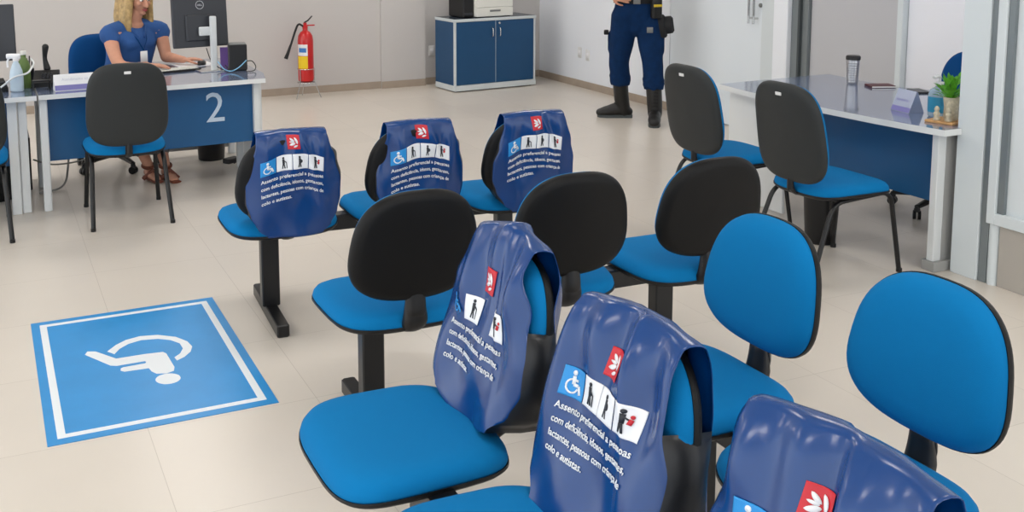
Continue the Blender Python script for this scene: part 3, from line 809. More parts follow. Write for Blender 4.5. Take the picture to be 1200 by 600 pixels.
def docbox():
    t = thing('mini_computer', 'upright black box with cables at the right end of desk 2', 'computer', (1.635, 7.27, Z), R(-8))
    b = MB(); b.box(-.062, .062, -.055, .085, .004, .185, .006); b.build('case', M['plastic_black'], t, angle=30)
    b = MB(); b.box(-.058, .058, -.05, .08, .1852, .189, .002); b.build('top_edge', M['grey_plastic'], t, angle=30)
    f_ = MB()
    for x in (-.045, .045): f_.box(x-.01, x+.01, -.04, .07, 0, .0042)
    f_.build('foot', M['seal'], t, angle=30)
docbox()
t = tag(MB().box(-.05, .05, -.002, .002, 0, .14, .001).build('purple_card', M['purple'], angle=30), 'purple card standing behind the pole of the monitor', 'card'); t.location = (1.61, 7.49, Z); t.rotation_euler = (R(-6), 0, R(-6))
def wire(name, pts, r, m, label, cat='cable'):
    o = MB().tube(fillet(pts, .06, 6), r, 8).build(name, m); return tag(o, label, cat)
wire('cable', [(1.50, 7.29, .80), (1.52, 7.20, Z+.02), (1.56, 7.15, Z+.006), (1.62, 7.17, Z+.03), (1.68, 7.20, .81)], .004, M['pen_blue'], 'pale blue cable slanting in front of the black box')
wire('cable', [(1.70, 7.30, .79), (1.735, 7.26, .80), (1.75, 7.20, .765), (1.72, 7.13, Z+.005), (1.66, 7.12, Z+.006)], .0035, M['plastic_black'], 'black cable looping off the right end of desk 2')
wire('cable', [(1.44, 7.38, .89), (1.46, 7.33, .79), (1.53, 7.27, Z+.005), (1.57, 7.22, Z+.006), (1.56, 7.33, Z+.03)], .0035, M['plastic_black'], 'dark cables tangled behind the monitor pole')
def nameplate_box():
    t = thing('desk_nameplate', 'long white nameplate with a lilac base stripe on desk 2', 'nameplate', (.585, 6.87, Z), R(5))
    b = MB(); T_ = [(-.17, .0), (.17, .0)]
    for (x) in (0,):
        rings = [[(xx, -.04, 0), (xx, .05, 0), (xx, .008, .098), (xx, .0, .098)] for xx in (-.2, .2)]
        b.rings(rings)
    b.build('stand', M['paper'], t, angle=20)
    def face(z0, z1, m, name, off=.0008):
        b = MB(); f0, f1 = z0/.098*.04-.04-off, z1/.098*.04-.04-off
        b.rings([[(xx, f0, z0), (xx, f0+.0005, z0), (xx, f1+.0005, z1), (xx, f1, z1)] for xx in (-.199, .199)]); b.build(name, M[m], t, angle=20)
    face(.003, .034, 'lilac', 'base_stripe')
    vs, fs = text_geo('Atendimento ao cidad\u00e3o', .024)
    b = MB(); q = -.04/.098
    for f_ in fs: pass
    vv = [b.v((-.155+v_[0], -.04+(.06+v_[1])/.098*.04-.0012, .060+v_[1])) for v_ in vs]
    for f_ in fs: b.f([vv[i] for i in f_])
    b.build('lettering', mat('pale_lettering', (200, 202, 214), .5), t, angle=20)
nameplate_box()
def spray():
    t = thing('spray_bottle', 'translucent white spray bottle at the left desk edge', 'bottle', (.175, 6.93, Z), R(160))
    b = MB(); b.lathe([(.034, 0), (.040, .006), (.041, .09), (.036, .13), (.022, .17), (.014, .185), (.014, .20)], n=24); b.build('body', mat('translucent_plastic', (206, 224, 238), .3, trans=.2), t)
    h = MB(); h.box(-.03, .055, -.012, .012, .205, .235, .006); h.lathe([(.017, .19), (.017, .21)], n=16); h.build('spray_head', M['paper'], t, angle=40)
    g = MB(); g.tube(fillet([(.035, 0, .212), (.052, 0, .19), (.05, 0, .15)], .02), .006, 8); g.build('trigger', M['paper'], t)
spray()
def green_bottle(label, loc):
    t = thing('bottle', label, 'bottle', loc)
    b = MB(); b.lathe([(.034, 0), (.038, .005), (.038, .14), (.03, .17), (.016, .19), (.015, .21)], n=24); b.build('body', M['green_bottle'], t)
    b = MB(); b.lathe([(.019, .212), (.019, .235), (.012, .238)], n=16); b.build('cap', M['printer_w'], t)
green_bottle('olive green bottle behind the white spray bottle', (.225, 7.06, Z))
def phone():
    t = thing('desk_phone', 'black desk phone with upright handset left of the nameplate', 'phone', (.355, 7.09, Z), R(-10))
    b = MB(); b.rings([[(x, -.07, .0), (x, .09, .0), (x, .09, .085), (x, .06, .095), (x, -.07, .03)] for x in (-.075, .075)]); b.build('base', M['plastic_black'], t, angle=30)
    h = MB(); h.limb([(-.0, .075, .10), (-.012, .082, .17), (-.004, .075, .245)], [(.022, .018), (.014, .012), (.021, .018)], 12); h.build('handset', M['plastic_black'], t)
    k = MB()
    for i in range(4):
        for j in range(4): k.box(-.03+i*.018, -.018+i*.018, -.045+j*.02, -.033+j*.02, .042+j*.0098, .052+j*.0098, .002)
    k.build('keys', M['screen'], t, angle=30)
phone()
def holder():
    t = thing('desk_organizer', 'small black desk stand in front of the phone', 'organizer', (.318, 6.93, Z), R(4))
    b = MB(); b.box(-.055, .055, -.03, .03, .055, .062, .002)
    for x in (-.052, .046): b.box(x, x+.006, -.03, .03, 0, .055, .001)
    b.build('shelf', M['plastic_black'], t, angle=30)
holder()
def penpot():
    t = thing('pen_holder', 'dark pen holder between the green bottle and the phone', 'pen holder', (.255, 7.235, Z))
    b = MB(); b.lathe([(.034, 0), (.036, .003), (.038, .10), (.034, .10), (.033, .006), (.0, .006)], n=20, cap1=False); b.build('cup', M['plastic_black'], t)
    for i in range(4):
        p = MB(); a = i*1.7; p.tube([(.012*cos(a), .012*sin(a), .008), (.028*cos(a), .028*sin(a), .155+.01*i)], .004, 8); p.build('pen', [M['plastic_black'], M['green_bottle'], M['screen'], M['plastic_black']][i], t)
penpot()
wire('cable', [(.02, 6.86, Z+.005), (.09, 6.90, Z+.04), (.16, 6.85, .84), (.24, 6.86, .85), (.285, 6.98, .90), (.27, 7.06, .92)], .006, M['desk_leg'], 'white cable arching past the spray bottle')
def deskset():
    t = thing('card_reader', 'dark little device lying at the left edge of the desk', 'device', (.07, 6.97, Z), R(20))
    b = MB(); b.rings([[(x, -.05, 0), (x, .05, 0), (x, .05, .07), (x, .02, .08), (x, -.05, .025)] for x in (-.04, .04)]); b.build('body', M['plastic_black'], t, angle=30)
    b = MB(); b.box(-.028, .028, -.02, .0, .055, .06); b.build('display', M['screen'], t)
deskset()

# under the desks
def bin_(label, loc, r, h):
    t = thing('waste_bin', label, 'bin', loc)
    b = MB(); b.lathe([(r*.82, 0), (r*.84, .004), (r, h), (r*.95, h), (r*.8, .012), (0, .012)], n=28, cap1=False); b.build('body', M['plastic_black'], t)
    b = MB(); ring = [(r*1.0*cos(2*pi*k/28), r*1.0*sin(2*pi*k/28), h) for k in range(29)]; b.tube(ring, .006, 8); b.build('rim', M['plastic_black'], t)
bin_('black waste bin under the right end of desk 2', (1.53, 7.79, 0), .115, .30)
bin_('black waste bin under the cut-off desk at the left edge', (.03, 7.20, 0), .115, .27)
bin_('black waste bin behind the visitor chairs under the right-hand desk', (4.16, 4.28, 0), .095, .27)
def adapter():
    t = thing('power_adapter', 'black power adapter with curled cable on the floor by the bin', 'adapter', (1.64, 7.60, 0), R(30))
    b = MB(); b.box(-.06, .06, -.035, .035, 0, .035, .006); b.build('block', M['plastic_black'], t, angle=30)
    b = MB(); b.tube(fillet([(.055, 0, .02), (.13, .02, .03), (.16, -.04, .09), (.10, -.07, .07), (.03, -.05, .02), (-.03, -.06, .006)], .05, 6), .004, 8); b.build('cord', M['plastic_black'], t)
adapter()
def tower():
    t = thing('computer_tower', 'slim black computer tower behind the white desk leg at left', 'computer', (.245, 7.35, 0))
    b = MB(); b.box(-.085, .0, -.02, .33, .006, .36, .005); b.build('case', M['plastic_black'], t, angle=30)
    b = MB(); b.box(-.07, -.01, -.024, -.0205, .03, .33, .002); b.build('front_bezel', M['screen'], t, angle=30)
    f_ = MB(); f_.box(-.08, -.005, .0, .03, 0, .0062); f_.box(-.08, -.005, .28, .31, 0, .0062); f_.build('foot', M['seal'], t)
tower()
wire('cable', [(.262, 7.38, .20), (.36, 7.30, .17), (.5, 7.35, .16), (.75, 7.40, .20), (.9, 7.44, .28)], .006, M['cable_grey'], 'grey cable hanging under desk 2 towards the chair')
wire('cable', [(.50, 7.48, .30), (.49, 7.44, .18), (.46, 7.35, .03), (.40, 7.25, .008), (.28, 7.22, .008)], .007, M['cable_grey'], 'grey cable dropping to the floor under desk 2')

# ------------------------------------------------------------------ desk items, right
def mug():
    t = thing('travel_mug', 'steel travel mug with black lid on the right-hand desk', 'mug', (4.975, 4.90, Z))
    b = MB(); pr = [(.030, 0), (.032, .004)]
    for k in range(9):
        z = .012+k*.015; pr += [(.0325+.008*z/.15, z), (.0335+.008*z/.15, z+.004), (.0335+.008*z/.15, z+.009), (.0325+.008*z/.15, z+.013)]
    pr += [(.0415, .155)]
    b.lathe(pr, n=28); b.build('body', M['mug'], t)
    l = MB(); l.lathe([(.044, .155), (.045, .172), (.040, .18), (.012, .183)], n=28); l.build('lid', M['plastic_black'], t)
mug()
t = thing('notebook', 'dark maroon notebook lying beside the travel mug', 'notebook', (5.04, 4.74, Z), R(-24))
MB().box(-.075, .075, -.055, .055, 0, .014, .003).build('cover', M['notebook'], t, angle=30)
MB().box(-.071, .0765, -.0565, .0565, .003, .011).build('pages', M['printer_w'], t, angle=30)
t = thing('mobile_phone', 'black phone lying behind the folded nameplate', 'phone', (5.10, 4.50, Z), R(-20))
MB().box(-.04, .04, -.075, .075, 0, .009, .003).build('case', M['plastic_black'], t, angle=30)
MB().box(-.036, .036, -.07, .07, .0091, .0096).build('screen', M['screen'], t, angle=30)
def tent():
    t = thing('desk_nameplate', 'small folded lilac nameplate on the right-hand desk', 'nameplate', (4.52, 4.06, Z), R(90-8))
    b = MB(); b.rings([[(x, -.048, 0), (x, .048, 0), (x, .003, .115), (x, -.003, .115)] for x in (-.07, .07)]); b.build('stand', M['acrylic'], t, angle=20)
    b = MB(); b.rings([[(x, y, z) for y, z in ((.0475, .003), (.0482, .003), (.0382, .028), (.0375, .028))] for x in (-.068, .068)]); b.build('base_stripe', M['lilac'], t, angle=20)
    b = MB()
    vs, fs = text_geo('Atendimento', .022)
    vv = [b.v((.056-v_[0]*.8, .048-(.055+v_[1])/.115*.045+.001, .055+v_[1])) for v_ in vs]
    for f_ in fs: b.f([vv[i] for i in f_])
    b.build('lettering', M['lilac'], t, angle=20)
tent()
def gel():
    t = thing('gel_bottle', 'clear pump bottle of blue hand gel by the potted plant', 'bottle', (4.535, 3.875, Z))
    k_ = Matrix.Scale(1.22, 4)
    b = MB(); b.T = k_; b.lathe([(.036, 0), (.041, .005), (.042, .095), (.036, .115), (.016, .128), (.015, .138)], n=28); b.build('body', M['bottle_clear'], t)
    b = MB(); b.T = k_; b.lathe([(.0428, .022), (.0428, .088)], n=28, cap0=False, cap1=False); b.build('label', M['gel'], t)
    b = MB(); b.T = k_; b.lathe([(.0172, .132), (.0172, .15), (.006, .152), (.006, .172)], n=16); b.tube([(.0, 0, .172), (-.012, .0, .176), (-.035, 0, .170)], [(.007, .009)]*3, 8); b.build('pump', M['desk_leg'], t)
gel()
def plant():
    bd = tag(MB().box(-.075, .075, -.075, .075, 0, .012, .003).build('wooden_board', M['wood'], angle=30), 'square light wood coaster under the small plant', 'board'); bd.location = (4.445, 3.745, Z); bd.rotation_euler.z = R(10)
    t = thing('potted_plant', 'small green plant in a beige pot beside the gel bottle', 'plant', (4.462, 3.735, Z+.0122))
    k_ = Matrix.Scale(1.3, 4)
    b = MB(); b.T = k_; b.lathe([(.022, 0), (.028, .01), (.026, .05), (.031, .09), (.026, .09), (.02, .08), (0, .08)], n=20, cap1=False); b.build('pot', M['ceramic'], t)
    l = MB(); l.T = k_; rnd = random.Random(3)
    for i in range(70):
        a = rnd.uniform(0, 6.28); e = rnd.uniform(-.25, 1.4); r = rnd.uniform(.025, .075)
        c = V((r*cos(a)*cos(e)*.9, r*sin(a)*cos(e)*.9, .105+r*sin(e))); d = (c-V((0, 0, .085))).normalized()
        s = V((-d.y, d.x, .1)).normalized()*.011
        p0 = c-d*.016; p1 = c+d*.02; n_ = d.cross(s).normalized()*.003
        w = [l.v(p0), l.v(c+s+n_), l.v(p1), l.v(c-s+n_)]; l.f(w)
        l.tube([(0, 0, .08), tuple(p0)], .0012, 5)
    l.build('foliage', M['plant'], t)
    for k, (x, y) in enumerate(((-.048, .02), (-.03, -.035))):
        f_ = thing('ornament', ['little beige figurine on the wood coaster, left of the pot', 'little beige figurine on the wood coaster, in front of the pot'][k], 'ornament', (4.445+x, 3.745+y, Z+.0122))
        b = MB(); b.lathe([(.016, 0), (.018, .006), (.012, .02), (.016, .034), (.010, .046), (.013, .056), (.008, .068), (.002, .072)], n=16); b.build('figure', M['ceramic'], f_)
plant()

# ------------------------------------------------------------------ people
def hand(mb, wrist, d, palm_n, s=1., curl=.5, thumb=1):
    """Five fingers; d = pointing direction, palm_n = palm normal (fingers curl towards it), thumb = side sign."""
    w = V(wrist); d = V(d).normalized(); n = V(palm_n); n = (n-d*n.dot(d)).normalized(); sd = d.cross(n)*thumb
    L = .185*s
    for k in range(4):   # palm as four overlapping rays
        o = (k-1.5)*.0185*s
        mb.limb([w+sd*o*.6, w+d*.05*s+sd*o, w+d*.092*s+sd*o*1.05], [.0135*s, .0135*s, .0105*s], 10)
    lens = [.072, .082, .076, .060]
    for k in range(4):
        o = (1.5-k)*.0195*s
        p = w+d*.092*s+sd*o*1.05; dirn = d.copy(); pts = [p]
        for j, q in enumerate((.45, .32, .23)):
            ang = curl*(.5+.35*j); dirn = (d*cos(ang)+n*sin(ang)+sd*(o*1.6)).normalized()
            p = p+dirn*lens[k]*q*s; pts.append(p)
        mb.limb(pts, [.0090*s, .0085*s, .0078*s, .0068*s], 10)
    p0 = w+d*.025*s+sd*.028*s; p1 = p0+(d*.65+sd*.7+n*.25).normalized()*.042*s; p2 = p1+(d*.9+sd*.25+n*.3).normalized()*.034*s; p3 = p2+(d*.95+n*.3).normalized()*.026*s
    mb.limb([w+d*.012*s+sd*.012*s, p0, p1, p2, p3], [.015*s, .014*s, .011*s, .0098*s, .008*s], 10)

def head(mb, c, f, s=1.):
    """Head mesh about centre c, facing f (horizontal), height .23*s; returns the frame."""
    f = V(f).normalized(); u = V((0, 0, 1)); u = (u-f*u.dot(f)).normalized(); r = f.cross(u)   # r = its right
    F = Matrix((r, f, u)).transposed().to_4x4(); F.translation = V(c)
    keep = mb.T; mb.T = F
    mb.ball((0, -.012*s, .028*s), (.074*s, .092*s, .088*s), 24, 16)      # skull
    mb.limb([(0, .022*s, .03*s), (0, .030*s, -.035*s), (0, .036*s, -.088*s)], [(.070*s, .058*s), (.062*s, .054*s), (.034*s, .036*s)], 18, up=(1, 0, 0))  # face and jaw
    mb.ball((0, .070*s, -.096*s), (.020*s, .016*s, .015*s), 12, 8)       # chin
    mb.limb([(0, .080*s, .012*s), (0, .098*s, -.022*s), (0, .104*s, -.036*s)], [.009*s, .012*s, .013*s], 10)   # nose
    for q in (-1, 1):
        mb.ball((q*.010*s, .096*s, -.039*s), (.008*s, .009*s, .007*s), 8, 6)
        mb.ball((q*.040*s, .062*s, -.022*s), (.022*s, .02*s, .020*s), 12, 8)      # cheek
        mb.limb([(q*.012*s, .088*s, .024*s), (q*.05*s, .070*s, .022*s)], [.007*s, .006*s], 8)   # brow
        mb.limb([(q*.074*s, -.012*s, .018*s), (q*.082*s, -.02*s, .004*s), (q*.076*s, -.010*s, -.030*s)], [(.012*s, .008*s), (.018*s, .008*s), (.010*s, .007*s)], 10)   # ear
    mb.T = keep
    return F
def face_parts(F, s, parent):
    for q in (-1, 1):
        e = MB(); e.T = F; e.ball((q*.030*s, .073*s, .004*s), (.0155*s, .012*s, .0085*s), 14, 10); eo = e.build('eye', M['eye_white'], parent)
        i = MB(); i.T = F; i.ball((q*.030*s, .0835*s, .004*s), (.0062*s, .003*s, .0062*s), 12, 8); i.build('iris', M['iris'], eo)
    l = MB(); l.T = F
    l.limb([(-.024*s, .082*s, -.0655*s), (-.008*s, .0935*s, -.061*s), (.0, .094*s, -.0625*s), (.008*s, .0935*s, -.061*s), (.024*s, .082*s, -.0655*s)], [.002*s, .005*s, .0045*s, .005*s, .002*s], 10)
    l.limb([(-.021*s, .083*s, -.067*s), (0, .0935*s, -.072*s), (.021*s, .083*s, -.067*s)], [.002*s, .0062*s, .002*s], 10)
    l.build('lips', M['lips'], parent)

def woman():
    t = thing('person', 'blonde woman in a blue sleeveless blouse typing at desk 2', 'person', (0, 0, 0))
    f = V((.36, -.93, 0)).normalized(); r = V((-f.y, f.x, 0)) * -1   # r: her right (image left)
    r = V((f.y, -f.x, 0))
    pel = V((.93, 7.93, .565)); ch = V((1.0, 7.90, .93)); nk = V((1.015, 7.86, 1.075)); hc = V((1.05, 7.845, 1.225))
    b = MB()
    up = tuple(r)
    b.limb([pel, pel*.5+ch*.5+V((0, 0, -.02)), ch, nk+V((0, .02, -.06))], [(.165, .12), (.145, .11), (.165, .115), (.10, .07)], 20, up=up)
    b.limb([nk+V((0, .02, -.06)), nk, hc+V((0, .01, -.06))], [(.062, .055), (.052, .05), (.05, .05)], 16, up=up)
    F = head(b, hc, (.52, -.84, -.2), .98)
    sr = V((.83, 7.80, .985)); sl = V((1.205, 7.93, .985))
    b.limb([ch+V((0, 0, .06)), sr], [.075, .062], 12); b.limb([ch+V((0, 0, .06)), sl], [.075, .062], 12)
    er = V((.875, 7.62, .775)); wr = V((1.03, 7.43, .785))
    b.limb([sr, er, wr], [.055, .042, .027], 14)
    el = V((1.235, 7.86, .785)); wl = V((1.335, 7.71, .775))
    b.limb([sl, el], [.055, .043], 14); b.limb([el, wl], [.042, .026], 14)
    hand(b, wl, (.90, -.25, .03), (0, 0, -1), .95, .45, thumb=-1)
    hand(b, wr, (.85, -.3, .0), (0, 0, -1), .95, .45, thumb=1)
    kr = V((.86, 7.56, .53)); kl = V((1.06, 7.54, .53)); ar = V((1.0, 7.34, .10)); al = V((1.11, 7.29, .10))
    for hip, k, a in ((pel+r*.085, kr, ar), (pel-r*.085, kl, al)):
        b.limb([hip+V((0, 0, .0)), k, V(k)*.45+V(a)*.55+V((0, .03, 0)), a], [.085, .06, .050, .034], 14)
        b.limb([a+V((0, .03, -.055)), a+V((.015, -.05, -.062)), a+V((.04, -.14, -.078))], [(.03, .03), (.038, .024), (.03, .014)], 12, up=(1, 0, 0))
    body = b.build('body', M['skin'], t, smooth=True); remeshed(body, .006, 3)
    face_parts(F, .98, body)
    # blouse
    c = MB()
    c.limb([pel+V((0, 0, .02)), pel*.5+ch*.5+V((0, 0, -.02)), ch, ch+V((0.0, -.0, .075))], [(.19, .145), (.172, .135), (.192, .145), (.15, .09)], 22, up=up)
    c.limb([ch+f*.075-r*.075+V((0, 0, -.03)), ch+f*.08+r*.075+V((0, 0, -.03))], [.065, .065], 14)
    c.limb([ch+V((0, 0, .075)), sr+V((0, 0, .0)), sr+(er-sr)*.2], [.082, .063, .060], 14); c.limb([ch+V((0, 0, .075)), sl+V((0, 0, .0)), sl+(el-sl)*.2], [.082, .063, .060], 14)
    co_ = c.build('blouse', M['blouse'], t); remeshed(co_, .008, 4)
    cl = MB()   # collar
    for s_ in (-1, 1):
        cl.tube([nk+r*s_*.055+V((0, .03, -.04)), nk+r*s_*.06+f*.045+V((0, 0, -.065)), nk+r*s_*.02+f*.10+V((0, 0, -.13))], [(.022, .008), (.024, .008), (.014, .007)], 10, up=(0, 0, 1))
    cl.build('collar', M['blouse'], t)
    # trousers
    p = MB()
    for hip, k, a in ((pel+r*.085, kr, ar), (pel-r*.085, kl, al)):
        p.limb([pel*.35+hip*.65+V((0, 0, .0)), k, V(k)*.45+V(a)*.55+V((0, .03, 0)), V(k)*.22+V(a)*.78+V((0, .015, 0))], [.115, .078, .066, .056], 16)
    po = p.build('trousers', M['trouser_grey'], t); remeshed(po, .009, 3)
    # sandals
    for a in (ar, al):
        s = MB(); s.tube([a+V((0, .055, -.090)), a+V((.012, -.03, -.090)), a+V((.045, -.17, -.090))], [(.010, .034), (.010, .04), (.010, .036)], 12, up=(0, 0, 1))
        s.tube([a+V((-.045, -.06, -.085)), a+V((.02, -.075, -.022)), a+V((.075, -.08, -.085))], [(.014, .006)]*3, 8)
        s.tube([a+V((.042*cos(2*pi*k/16), .042*sin(2*pi*k/16)+.0, -.005+.01*sin(2*pi*k/16))) for k in range(17)], [(.012, .006)]*17, 8, up=(0, 0, 1), cap=False)
        s.build('sandal', M['sandal'], t)
    # hair: crown cap plus long locks down to the chest
    h = MB(); h.T = F
    h.ball((0, -.022, .04), (.086, .098, .092), 24, 16)
    rnd = random.Random(5)
    for q in (-1, 1):
        for k in range(9):
            y0 = .016-.016*k; zlen = -.30+rnd.uniform(-.03, .03)
            bulge = .105+rnd.uniform(-.008, .010)
            h.limb([(q*.03, y0*.8, .118), (q*.083, y0, .06), (q*bulge*.86, y0+.008, -.06), (q*(bulge-.006), y0+.02, -.16), (q*(bulge-.02), y0+.045+.02*rnd.random(), zlen)], [.018, .021, .022, .021, .006], 10)
    for k in range(6):
        x = -.06+.024*k; h.limb([(x*.6, -.06, .11), (x, -.108, .02), (x*1.2, -.10, -.12), (x*1.2, -.085, -.27)], [.02, .026, .028, .010], 10)
    ho = h.build('hair', M['hair'], t); remeshed(ho, .006, 2)
    # lanyard and badge
    ln = MB(); cb = V((1.052, 7.735, .87))
    for s_ in (-1, 1):
        ln.tube([nk+r*s_*.06+V((0, .03, -.02)), nk+r*s_*.062+f*.055+V((0, 0, -.085)), ch+r*s_*.035+f*.152+V((0, 0, .0)), ch+f*.162+V((0, 0, -.075))], [(.006, .002)]*4, 6)
    lo = ln.build('lanyard', M['fabric_dark'], t)
    bd = MB(); P_ = ch+f*.166+V((0, 0, -.12)); bd.T = Matrix.Translation(P_) @ Matrix.Rotation(math.atan2(f.y, f.x)+pi/2, 4, 'Z')
    bd.box(-.028, .028, -.003, .003, -.045, .04, .002); bo = bd.build('badge', M['paper'], lo)
    return t
woman()

def guard():
    t = thing('person', 'security guard in navy trousers and black boots standing by the wall', 'person', (0, 0, 0))
    f = V((-.55, -.83, 0)).normalized(); r = V((f.y, -f.x, 0)); up = tuple(r)
    pel = V((5.245, 7.66, .98)); ch = V((5.245, 7.69, 1.36)); nk = V((5.235, 7.67, 1.53)); hc = V((5.22, 7.65, 1.68))
    hr = pel+V((-.095, .035, -.04)); hl = pel+V((.085, -.045, -.04))
    kr = V((5.165, 7.80, .53)); ar = V((5.255, 7.88, .11)); kl = V((5.325, 7.52, .53)); al = V((5.345, 7.50, .11))
    tr = V((5.07, 7.99, .04)); tl = V((5.225, 7.34, .04))
    b = MB()
    b.limb([pel, pel*.5+ch*.5, ch, nk+V((0, 0, -.05))], [(.16, .115), (.155, .12), (.175, .125), (.10, .075)], 20, up=up)
    b.limb([nk+V((0, .0, -.06)), nk, hc+V((0, 0, -.06))], [.062, .058, .055], 16)
    F = head(b, hc, (-.5, -.86, -.05), 1.02)
    sr = ch+r*.20+V((0, 0, .08)); sl = ch-r*.20+V((0, 0, .08))
    b.limb([ch+V((0, 0, .08)), sr], [.08, .07], 12); b.limb([ch+V((0, 0, .08)), sl], [.08, .07], 12)
    er = sr+r*.05+V((.02, .03, -.27)); el = sl-r*.05+V((.0, .03, -.27))
    wr = pel+f*.205+r*.215+V((0, 0, .155)); wl = pel+f*.235+r*.02+V((0, 0, .20))
    b.limb([sr, er], [.06, .047], 14); b.limb([er, wr], [.046, .03], 14); b.limb([sl, el], [.06, .047], 14); b.limb([el, wl], [.046, .03], 14)
    hand(b, wr, tuple(-r*.95+f*.12+V((0, 0, -.22))), tuple(-f), 1.0, .55, thumb=-1)
    hand(b, wl, tuple(r*.95+f*.15+V((0, 0, -.15))), tuple(-f), 1.0, .55, thumb=1)
    for hp, k, a, tt in ((hr, kr, ar, tr), (hl, kl, al, tl)):
        b.limb([hp, k, (k+a)/2+V((.01, .02, .04)), a], [.09, .062, .055, .04], 14)
        b.limb([a+V((0, 0, -.03)), a*.8+tt*.2+V((0, 0, -.02)), a*.45+tt*.55], [.03, .028, .02], 12)
    body = b.build('body', M['skin'], t); remeshed(body, .0065, 3)
    face_parts(F, 1.02, body)
    hh = MB(); hh.T = F; hh.ball((0, -.02, .042), (.084, .096, .086), 22, 14); ho = hh.build('hair', M['hair_dark'], t)
    # trousers: one garment, bloused over the boots
    p = MB()
    p.limb([pel+V((0, 0, .11)), pel, pel+V((0, 0, -.09))], [(.178, .135), (.195, .145), (.165, .13)], 22, up=up)
    for hp, k, a in ((hr, kr, ar), (hl, kl, al)):
        m1 = hp*.5+k*.5
        p.limb([hp, m1, k, k*.76+a*.24, k*.56+a*.44, k*.50+a*.50], [.120, .110, .090, .088, .094, .068], 18)
        # cargo pockets
        o_ = (r if hp is hr else -r)
        p.limb([m1+o_*.075+V((0, 0, .03)), m1*.5+k*.5+o_*.06+V((0, 0, -.0))], [.050, .052], 12)
        # gathered folds above the boot
        for j in range(4):
            q = k*(.66-.05*j)+a*(.34+.05*j); ring = [q+V(((.084-.003*j)*cos(2*pi*i/14), (.084-.003*j)*sin(2*pi*i/14), .012*sin(i*2.3+j))) for i in range(15)]
            p.tube(ring, .014, 8)
    po = p.build('trousers', M['navy'], t); remeshed(po, .0085, 2)
    pf = MB(); q = hr*.5+kr*.5+r*.128+V((0, 0, .055)); pf.T = Matrix.Translation(q) @ Matrix.Rotation(math.atan2(r.y, r.x), 4, 'Z'); pf.box(-.01, .03, -.05, .05, -.018, .018, .006); pf.build('pocket_clip', M['black_cloth'], po)
    pa = MB(); q = hl*.62+kl*.38+f*.118+V((0, 0, .045)); pa.T = Matrix.Translation(q) @ Matrix.Rotation(math.atan2(f.y, f.x)+pi/2, 4, 'Z') @ Matrix.Rotation(R(6), 4, 'X'); pa.box(-.026, .026, -.004, .004, -.024, .024, .002); pa.build('thigh_patch', M['grey_plastic'], po)
    # boots
    for k, a, tt in ((kr, ar, tr), (kl, al, tl)):
        d = V((tt.x-a.x, tt.y-a.y, 0)).normalized(); s_ = V((-d.y, d.x, 0)); g = V((a.x, a.y, 0))
        bt = MB()
        bt.limb([k*.60+a*.40, V((a.x*.8+k.x*.2, a.y*.8+k.y*.2, .20)), V((a.x, a.y, .10))-d*.01, V((a.x, a.y, .05))-d*.02], [.070, .067, .063, .053], 16)
        bt.limb([g-d*.055+V((0, 0, .055)), g+d*.04+V((0, 0, .075)), g+d*.13+V((0, 0, .055)), g+d*.195+V((0, 0, .044))], [(.044, .046), (.060, .052), (.050, .055), (.036, .048)], 16, up=(0, 0, 1))
        bo = bt.build('boot', M['boot'], t); remeshed(bo, .007, 3)
        so = MB(); pts = [(-.095, .036), (-.10, .0), (-.095, -.036), (-.03, -.042), (.06, -.045), (.15, -.052), (.215, -.040), (.24, .0), (.215, .040), (.15, .052), (.06, .045), (-.03, .042)]
        pl = [(g+d*(x*.93-.004)+s_*y) for x, y in pts]; ar_ = sum(pl[i].x*pl[(i+1) % 12].y-pl[(i+1) % 12].x*pl[i].y for i in range(12)); pl = pl if ar_ > 0 else pl[::-1]
        so.prism([(q.x, q.y) for q in pl], .0, .026); so.build('sole', M['seal'], bo, angle=30)
        la = MB()
        for j in range(8):
            z = .10+.03*j; la.tube([g+d*(.058-.0*j)+s_*.025+V((0, 0, z)), g+d*(.066)+V((0, 0, z+.004)), g+d*(.058)-s_*.025+V((0, 0, z))], .004, 6)
        la.build('laces', M['black_cloth'], bo)
    # belt, holster and pouches
    be = MB(); n = 40; rg = []
    for zz, ex in ((.075, 0), (.075, .008), (.122, .008), (.122, 0)):
        rg.append([pel+r*((.192+ex)*cos(2*pi*k/n))+f*((.147+ex)*sin(2*pi*k/n))+V((0, 0, zz)) for k in range(n)])
    be.rings(rg+[rg[0]], True, False, False); bo = be.build('belt', M['black_cloth'], t)
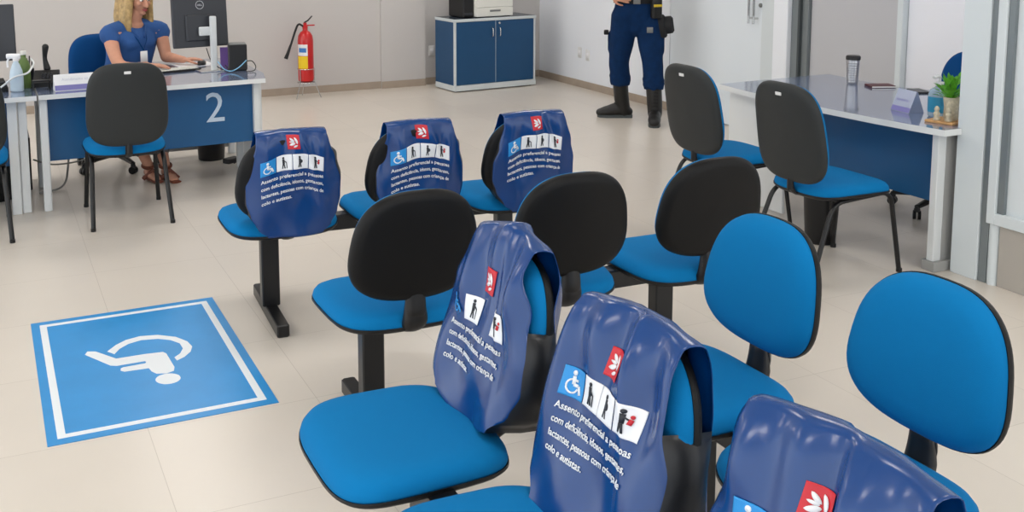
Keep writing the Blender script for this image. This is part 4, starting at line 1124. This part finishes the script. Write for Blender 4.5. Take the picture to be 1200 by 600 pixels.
    bk = MB(); q = pel+f*.157+V((0, 0, .098)); bk.T = Matrix.Translation(q) @ Matrix.Rotation(math.atan2(f.y, f.x)+pi/2, 4, 'Z'); bk.box(-.03, .03, -.004, .004, -.025, .025, .004); bk.build('buckle', M['grey_plastic'], bo)
    ho_ = MB(); q = pel-r*.195+f*.03+V((0, 0, -.10)); ho_.T = Matrix.Translation(q) @ Matrix.Rotation(math.atan2(f.y, f.x)+pi/2, 4, 'Z') @ Matrix.Rotation(R(-8), 4, 'Y')
    ho_.box(-.05, .055, -.055, .055, -.13, .07, .02); ho_.box(.0, .12, -.045, .045, -.10, .05, .025); ho_.build('holster', M['holster'], t, angle=40)
    pc = MB(); q = pel-r*.165+f*.13+V((0, 0, .02)); pc.T = Matrix.Translation(q) @ Matrix.Rotation(math.atan2(f.y, f.x)+pi/2, 4, 'Z') @ Matrix.Rotation(R(25), 4, 'Z'); pc.box(-.045, .045, -.03, .03, -.07, .13, .012); po2 = pc.build('pouch', M['holster'], t, angle=40)
    yt = MB(); yt.T = pc.T; yt.box(-.040, .040, -.0325, -.0302, .03, .052, .001); yt.build('yellow_tag', M['gold'], po2)
    # shirt
    s = MB(); s.limb([pel+V((0, 0, .12)), pel*.5+ch*.5+V((0, 0, .03)), ch, nk+V((0, 0, -.075))], [(.178, .135), (.178, .14), (.197, .145), (.12, .09)], 22, up=up)
    for a_, e_ in ((sr, er), (sl, el)):
        s.limb([ch+V((0, 0, .08)), a_], [.10, .09], 14); s.limb([a_, a_*.3+e_*.7], [.085, .070], 14)
    so = s.build('shirt', M['black_cloth'], t); remeshed(so, .009, 3)
guard()

# ------------------------------------------------------------------ light
w = bpy.data.worlds.new('world'); C.world = w; w.use_nodes = True
bg = w.node_tree.nodes['Background']; bg.inputs['Color'].default_value = (.93, .97, 1.0, 1); bg.inputs['Strength'].default_value = 2.15

C.view_settings.view_transform = 'Standard'; C.view_settings.look = 'None'; C.view_settings.gamma = 1; C.view_settings.use_curve_mapping = False
C.view_settings.exposure = 0.0
